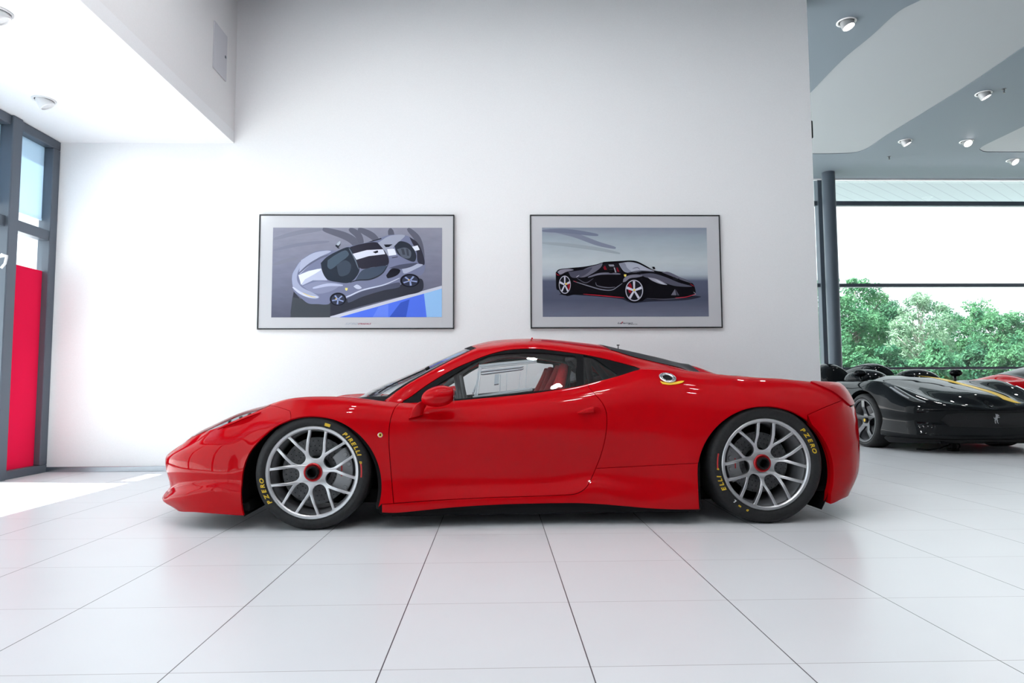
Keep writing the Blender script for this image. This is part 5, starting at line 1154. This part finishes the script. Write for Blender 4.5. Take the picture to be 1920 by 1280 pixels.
# fairings behind the seats, cowls in front, mirrors, emblem
def dome(name, x0, x1, y, wd, zb, zt, fx, m=M_BPAINT):
    A = []; n = 22
    for i in range(n+1):
        f = i/n; x = x0+(x1-x0)*f; h = (math.sin(math.pi*min(1, f**fx))**.55 if 0 < f < 1 else 0); row = []
        for k in range(17):
            a = math.pi*k/16; row.append((x, y+wd*(.55+.45*h)*math.cos(a), zb+(zt-zb)*h*math.sin(a)**.8))
        A.append(row)
    return MB().grid(A).build(name, m, bc, True, 60)
for s in (-1, 1):
    dome('fairing', 1.68, 3.1, s*.37, .27, .84, 1.155, .55)
    dome('cowl', .62, 1.20, s*.37, .27, .86, 1.03, 1.05)
    h = MB(); h.box((1.74, s*.37-.13, .72), (1.84, s*.37+.13, 1.06), bev=.045); h.build('headrest', mat('headrest_black', (.02, .02, .02), .8), bc)
    mr = MB(); A = []
    for i in range(17):
        th = math.pi*i/16; A.append([(.52+.055*-math.cos(th), s*.68+.085*math.sin(th)**.8*math.cos(p), .965+.05*math.sin(th)**.8*math.sin(p)) for p in np.linspace(0, 2*math.pi, 25)[:-1]])
    mr.grid(A, wrap=True); mr.tube([(.50, s*.66, .80), (.53, s*.67, .93)], .018); mr.build('wing_mirror', M_BPAINT, bc)
em = MB(); q = BK.P(UN, 2.55); X_ = q[0]-.012
em.add([(X_, y, q[2]+z) for y, z in [(.016,.058),(.006,.050),(-.008,.052),(-.026,.040),(-.030,.032),(-.020,.030),(-.012,.022),(-.030,.020),(-.036,.010),(-.030,.008),(-.024,.013),(-.010,.006),(-.004,-.006),(-.012,-.022),(-.006,-.036),(-.020,-.056),(-.008,-.054),(.003,-.036),(.002,-.022),(.012,-.014),(.018,-.028),(.012,-.056),(.024,-.054),(.029,-.028),(.026,-.006),(.036,.004),(.036,.024),(.030,.008),(.020,.010),(.012,.030)]], [tuple(range(30))])
o = em.build('emblem', M_CHROME, bc, False); o.modifiers.new('Solidify', 'SOLIDIFY').thickness = .006
wl = MB()
for ax, az, r in ((0, .35, .40), (2.72, .36, .415)):
    for s in (-1, 1): wl.grid([[(ax+rr_*math.cos(th), s*w_, az+rr_*math.sin(th)) for th in np.linspace(-.3, math.pi+.3, 36)] for w_, rr_ in ((.91, r-.012), (.90, r), (.50, r), (.49, 0))])
wl.box((.45, -.88, .09), (2.25, .88, .16)); wl.box((-.95, -.6, .12), (.5, .6, .18)); wl.box((2.2, -.6, .12), (3.4, .6, .2))
wl.build('undertray', M_MATT, bc, False)
M_DRIM = mat('dark_chrome', (.09, .09, .095), .28, 1.)
for s in (-1, 1):
    for ax, R_w, W_ in ((0, .345, .27), (2.72, .355, .32)):
        w = make_wheel(bc, 'wheel', (ax, s*.965, R_w), R_w, .283, W_, star_holes(5, math.radians(90), .255), .05, 0, hub=False, rim_mat=M_DRIM, disc=(.07, .19), cal=None, face_out=s, detail=False)
        c = MB().lathe([(0, .028), (.036, .028), (.040, .036)], 24); c.lathe([(0, .0265), (.022, .0265)], 20, mat=1); c.build('wheel_cap', [M_BLACK, M_YEL], w)
# little stand and its cable under the nose
x, y = floor_pt = (lambda r: (r[0]*-CAMH/r[2], r[1]*-CAMH/r[2]))(ray(1787, 845))
sd_ = MB(); sd_.box((x-.05, y-.05, 0), (x+.05, y+.05, .03), bev=.008); sd_.box((x-.032, y-.03, .03), (x+.032, y+.03, .10), bev=.008)
sd_.tube([(x-.03, y, .08), (x-.15, y+.01, .03), (x-.28, y+.03, .012), (x-.40, y+.08, .015)], .007, 8); sd_.tube([(x+.03, y, .08), (x+.09, y+.01, .08), (x+.10, y+.02, .04), (x+.06, y, .02)], .007, 8)
tag(sd_.build('stand', M_BLACK), 'small black stand with a cable on the floor under the nose of the black car', 'stand')
# ---------------------------------------------------------------- a second red car, tail towards us, behind the black one
rc = car.copy(); COL.objects.link(rc); rc.location = (10.75, 10.5, 0); rc.rotation_euler = (0, 0, math.pi)
rc['label'] = 'red sports car mostly hidden behind the black car at the right edge'
for ch in list(car.children):
    if ch.name.split('.')[0] in ('window_frame', 'racing_seat', 'roll_cage', 'steering_wheel', 'filler_surround', 'fuel_filler', 'fender_badge', 'wiper', 'cover_pin', 'roof_fin'): continue
    copy_tree(ch, rc)
LAMP_W = 8.0
# ---------------------------------------------------------------- sky, sun, ceiling lamps
w = bpy.data.worlds.new('sky'); SC.world = w; w.use_nodes = True; nt = w.node_tree; bg = nt.nodes['Background']
bg.inputs[0].default_value = (.90, .96, 1.0, 1); bg.inputs[1].default_value = 1.3
sl_ = bpy.data.lights.new('sun', 'SUN'); sl_.energy = 12.; sl_.angle = math.radians(.6); sl_.color = (1., .98, .95)
so = bpy.data.objects.new('sun', sl_); COL.objects.link(so)
so.rotation_euler = Vector((.505, -.05, -.86)).to_track_quat('-Z', 'Y').to_euler()
SC.view_settings.exposure = 1.0
for i, (x, y) in enumerate([(x, y) for x in (-1.4, .6, 2.6) for y in (4.4, 3.0, 1.2)]):
    l = bpy.data.lights.new('hall_lamp', 'AREA'); l.shape = 'DISK'; l.size = .20; l.energy = LAMP_W*{-1.4: 1.35, .6: 1.1, 2.6: .55}[x]*(.5 if x > 2 and y > 4 else 1.)*{4.4: .65, 3.0: 1., 1.2: 1.35}[y]; l.color = (.96, .98, 1.)
    o = bpy.data.objects.new('hall_lamp', l); COL.objects.link(o); o.location = (x, y, ZC-.10)
for px, py in ((82, 187), (-6, 22)):
    x, y = onz(px, py, ZS); l = bpy.data.lights.new('soffit_lamp', 'SPOT'); l.energy = 8.; l.spot_size = math.radians(110); l.spot_blend = 1.; l.shadow_soft_size = .05; l.color = (.95, .97, 1.)
    o = bpy.data.objects.new('soffit_lamp', l); COL.objects.link(o); o.location = (x+.05, y+.03, ZS-.12); o.rotation_euler = Vector((.15, .8, -.75)).to_track_quat('-Z', 'Y').to_euler()
for x, y, aim in FAR_LAMPS:
    l = bpy.data.lights.new('far_lamp', 'SPOT'); l.energy = 38.; l.spot_size = math.radians(120); l.spot_blend = 1.; l.shadow_soft_size = .07; l.color = (1., .98, .95)
    o = bpy.data.objects.new('far_lamp', l); COL.objects.link(o); v = Vector(aim).normalized(); o.location = Vector((x, y, ZC-.02))+v*.10; o.rotation_euler = v.to_track_quat('-Z', 'Y').to_euler()
# ---------------------------------------------------------------- camera
cd = bpy.data.cameras.new('camera'); co = bpy.data.objects.new('camera', cd); COL.objects.link(co)
cd.sensor_fit = 'HORIZONTAL'; cd.sensor_width = 36; cd.lens = FPX*36/1920; cd.clip_start = .05; cd.clip_end = 500
_r = Vector(_rt)*_cr-Vector(_up)*_sr; _u = Vector(_up)*_cr+Vector(_rt)*_sr
co.matrix_world = Matrix(((_r.x, _u.x, -_fw[0], 0), (_r.y, _u.y, -_fw[1], 0), (_r.z, _u.z, -_fw[2], CAMH), (0, 0, 0, 1)))
SC.camera = co
SC.view_settings.view_transform = 'Standard'; SC.view_settings.look = 'None'; SC.view_settings.gamma = 1; SC.view_settings.use_curve_mapping = False
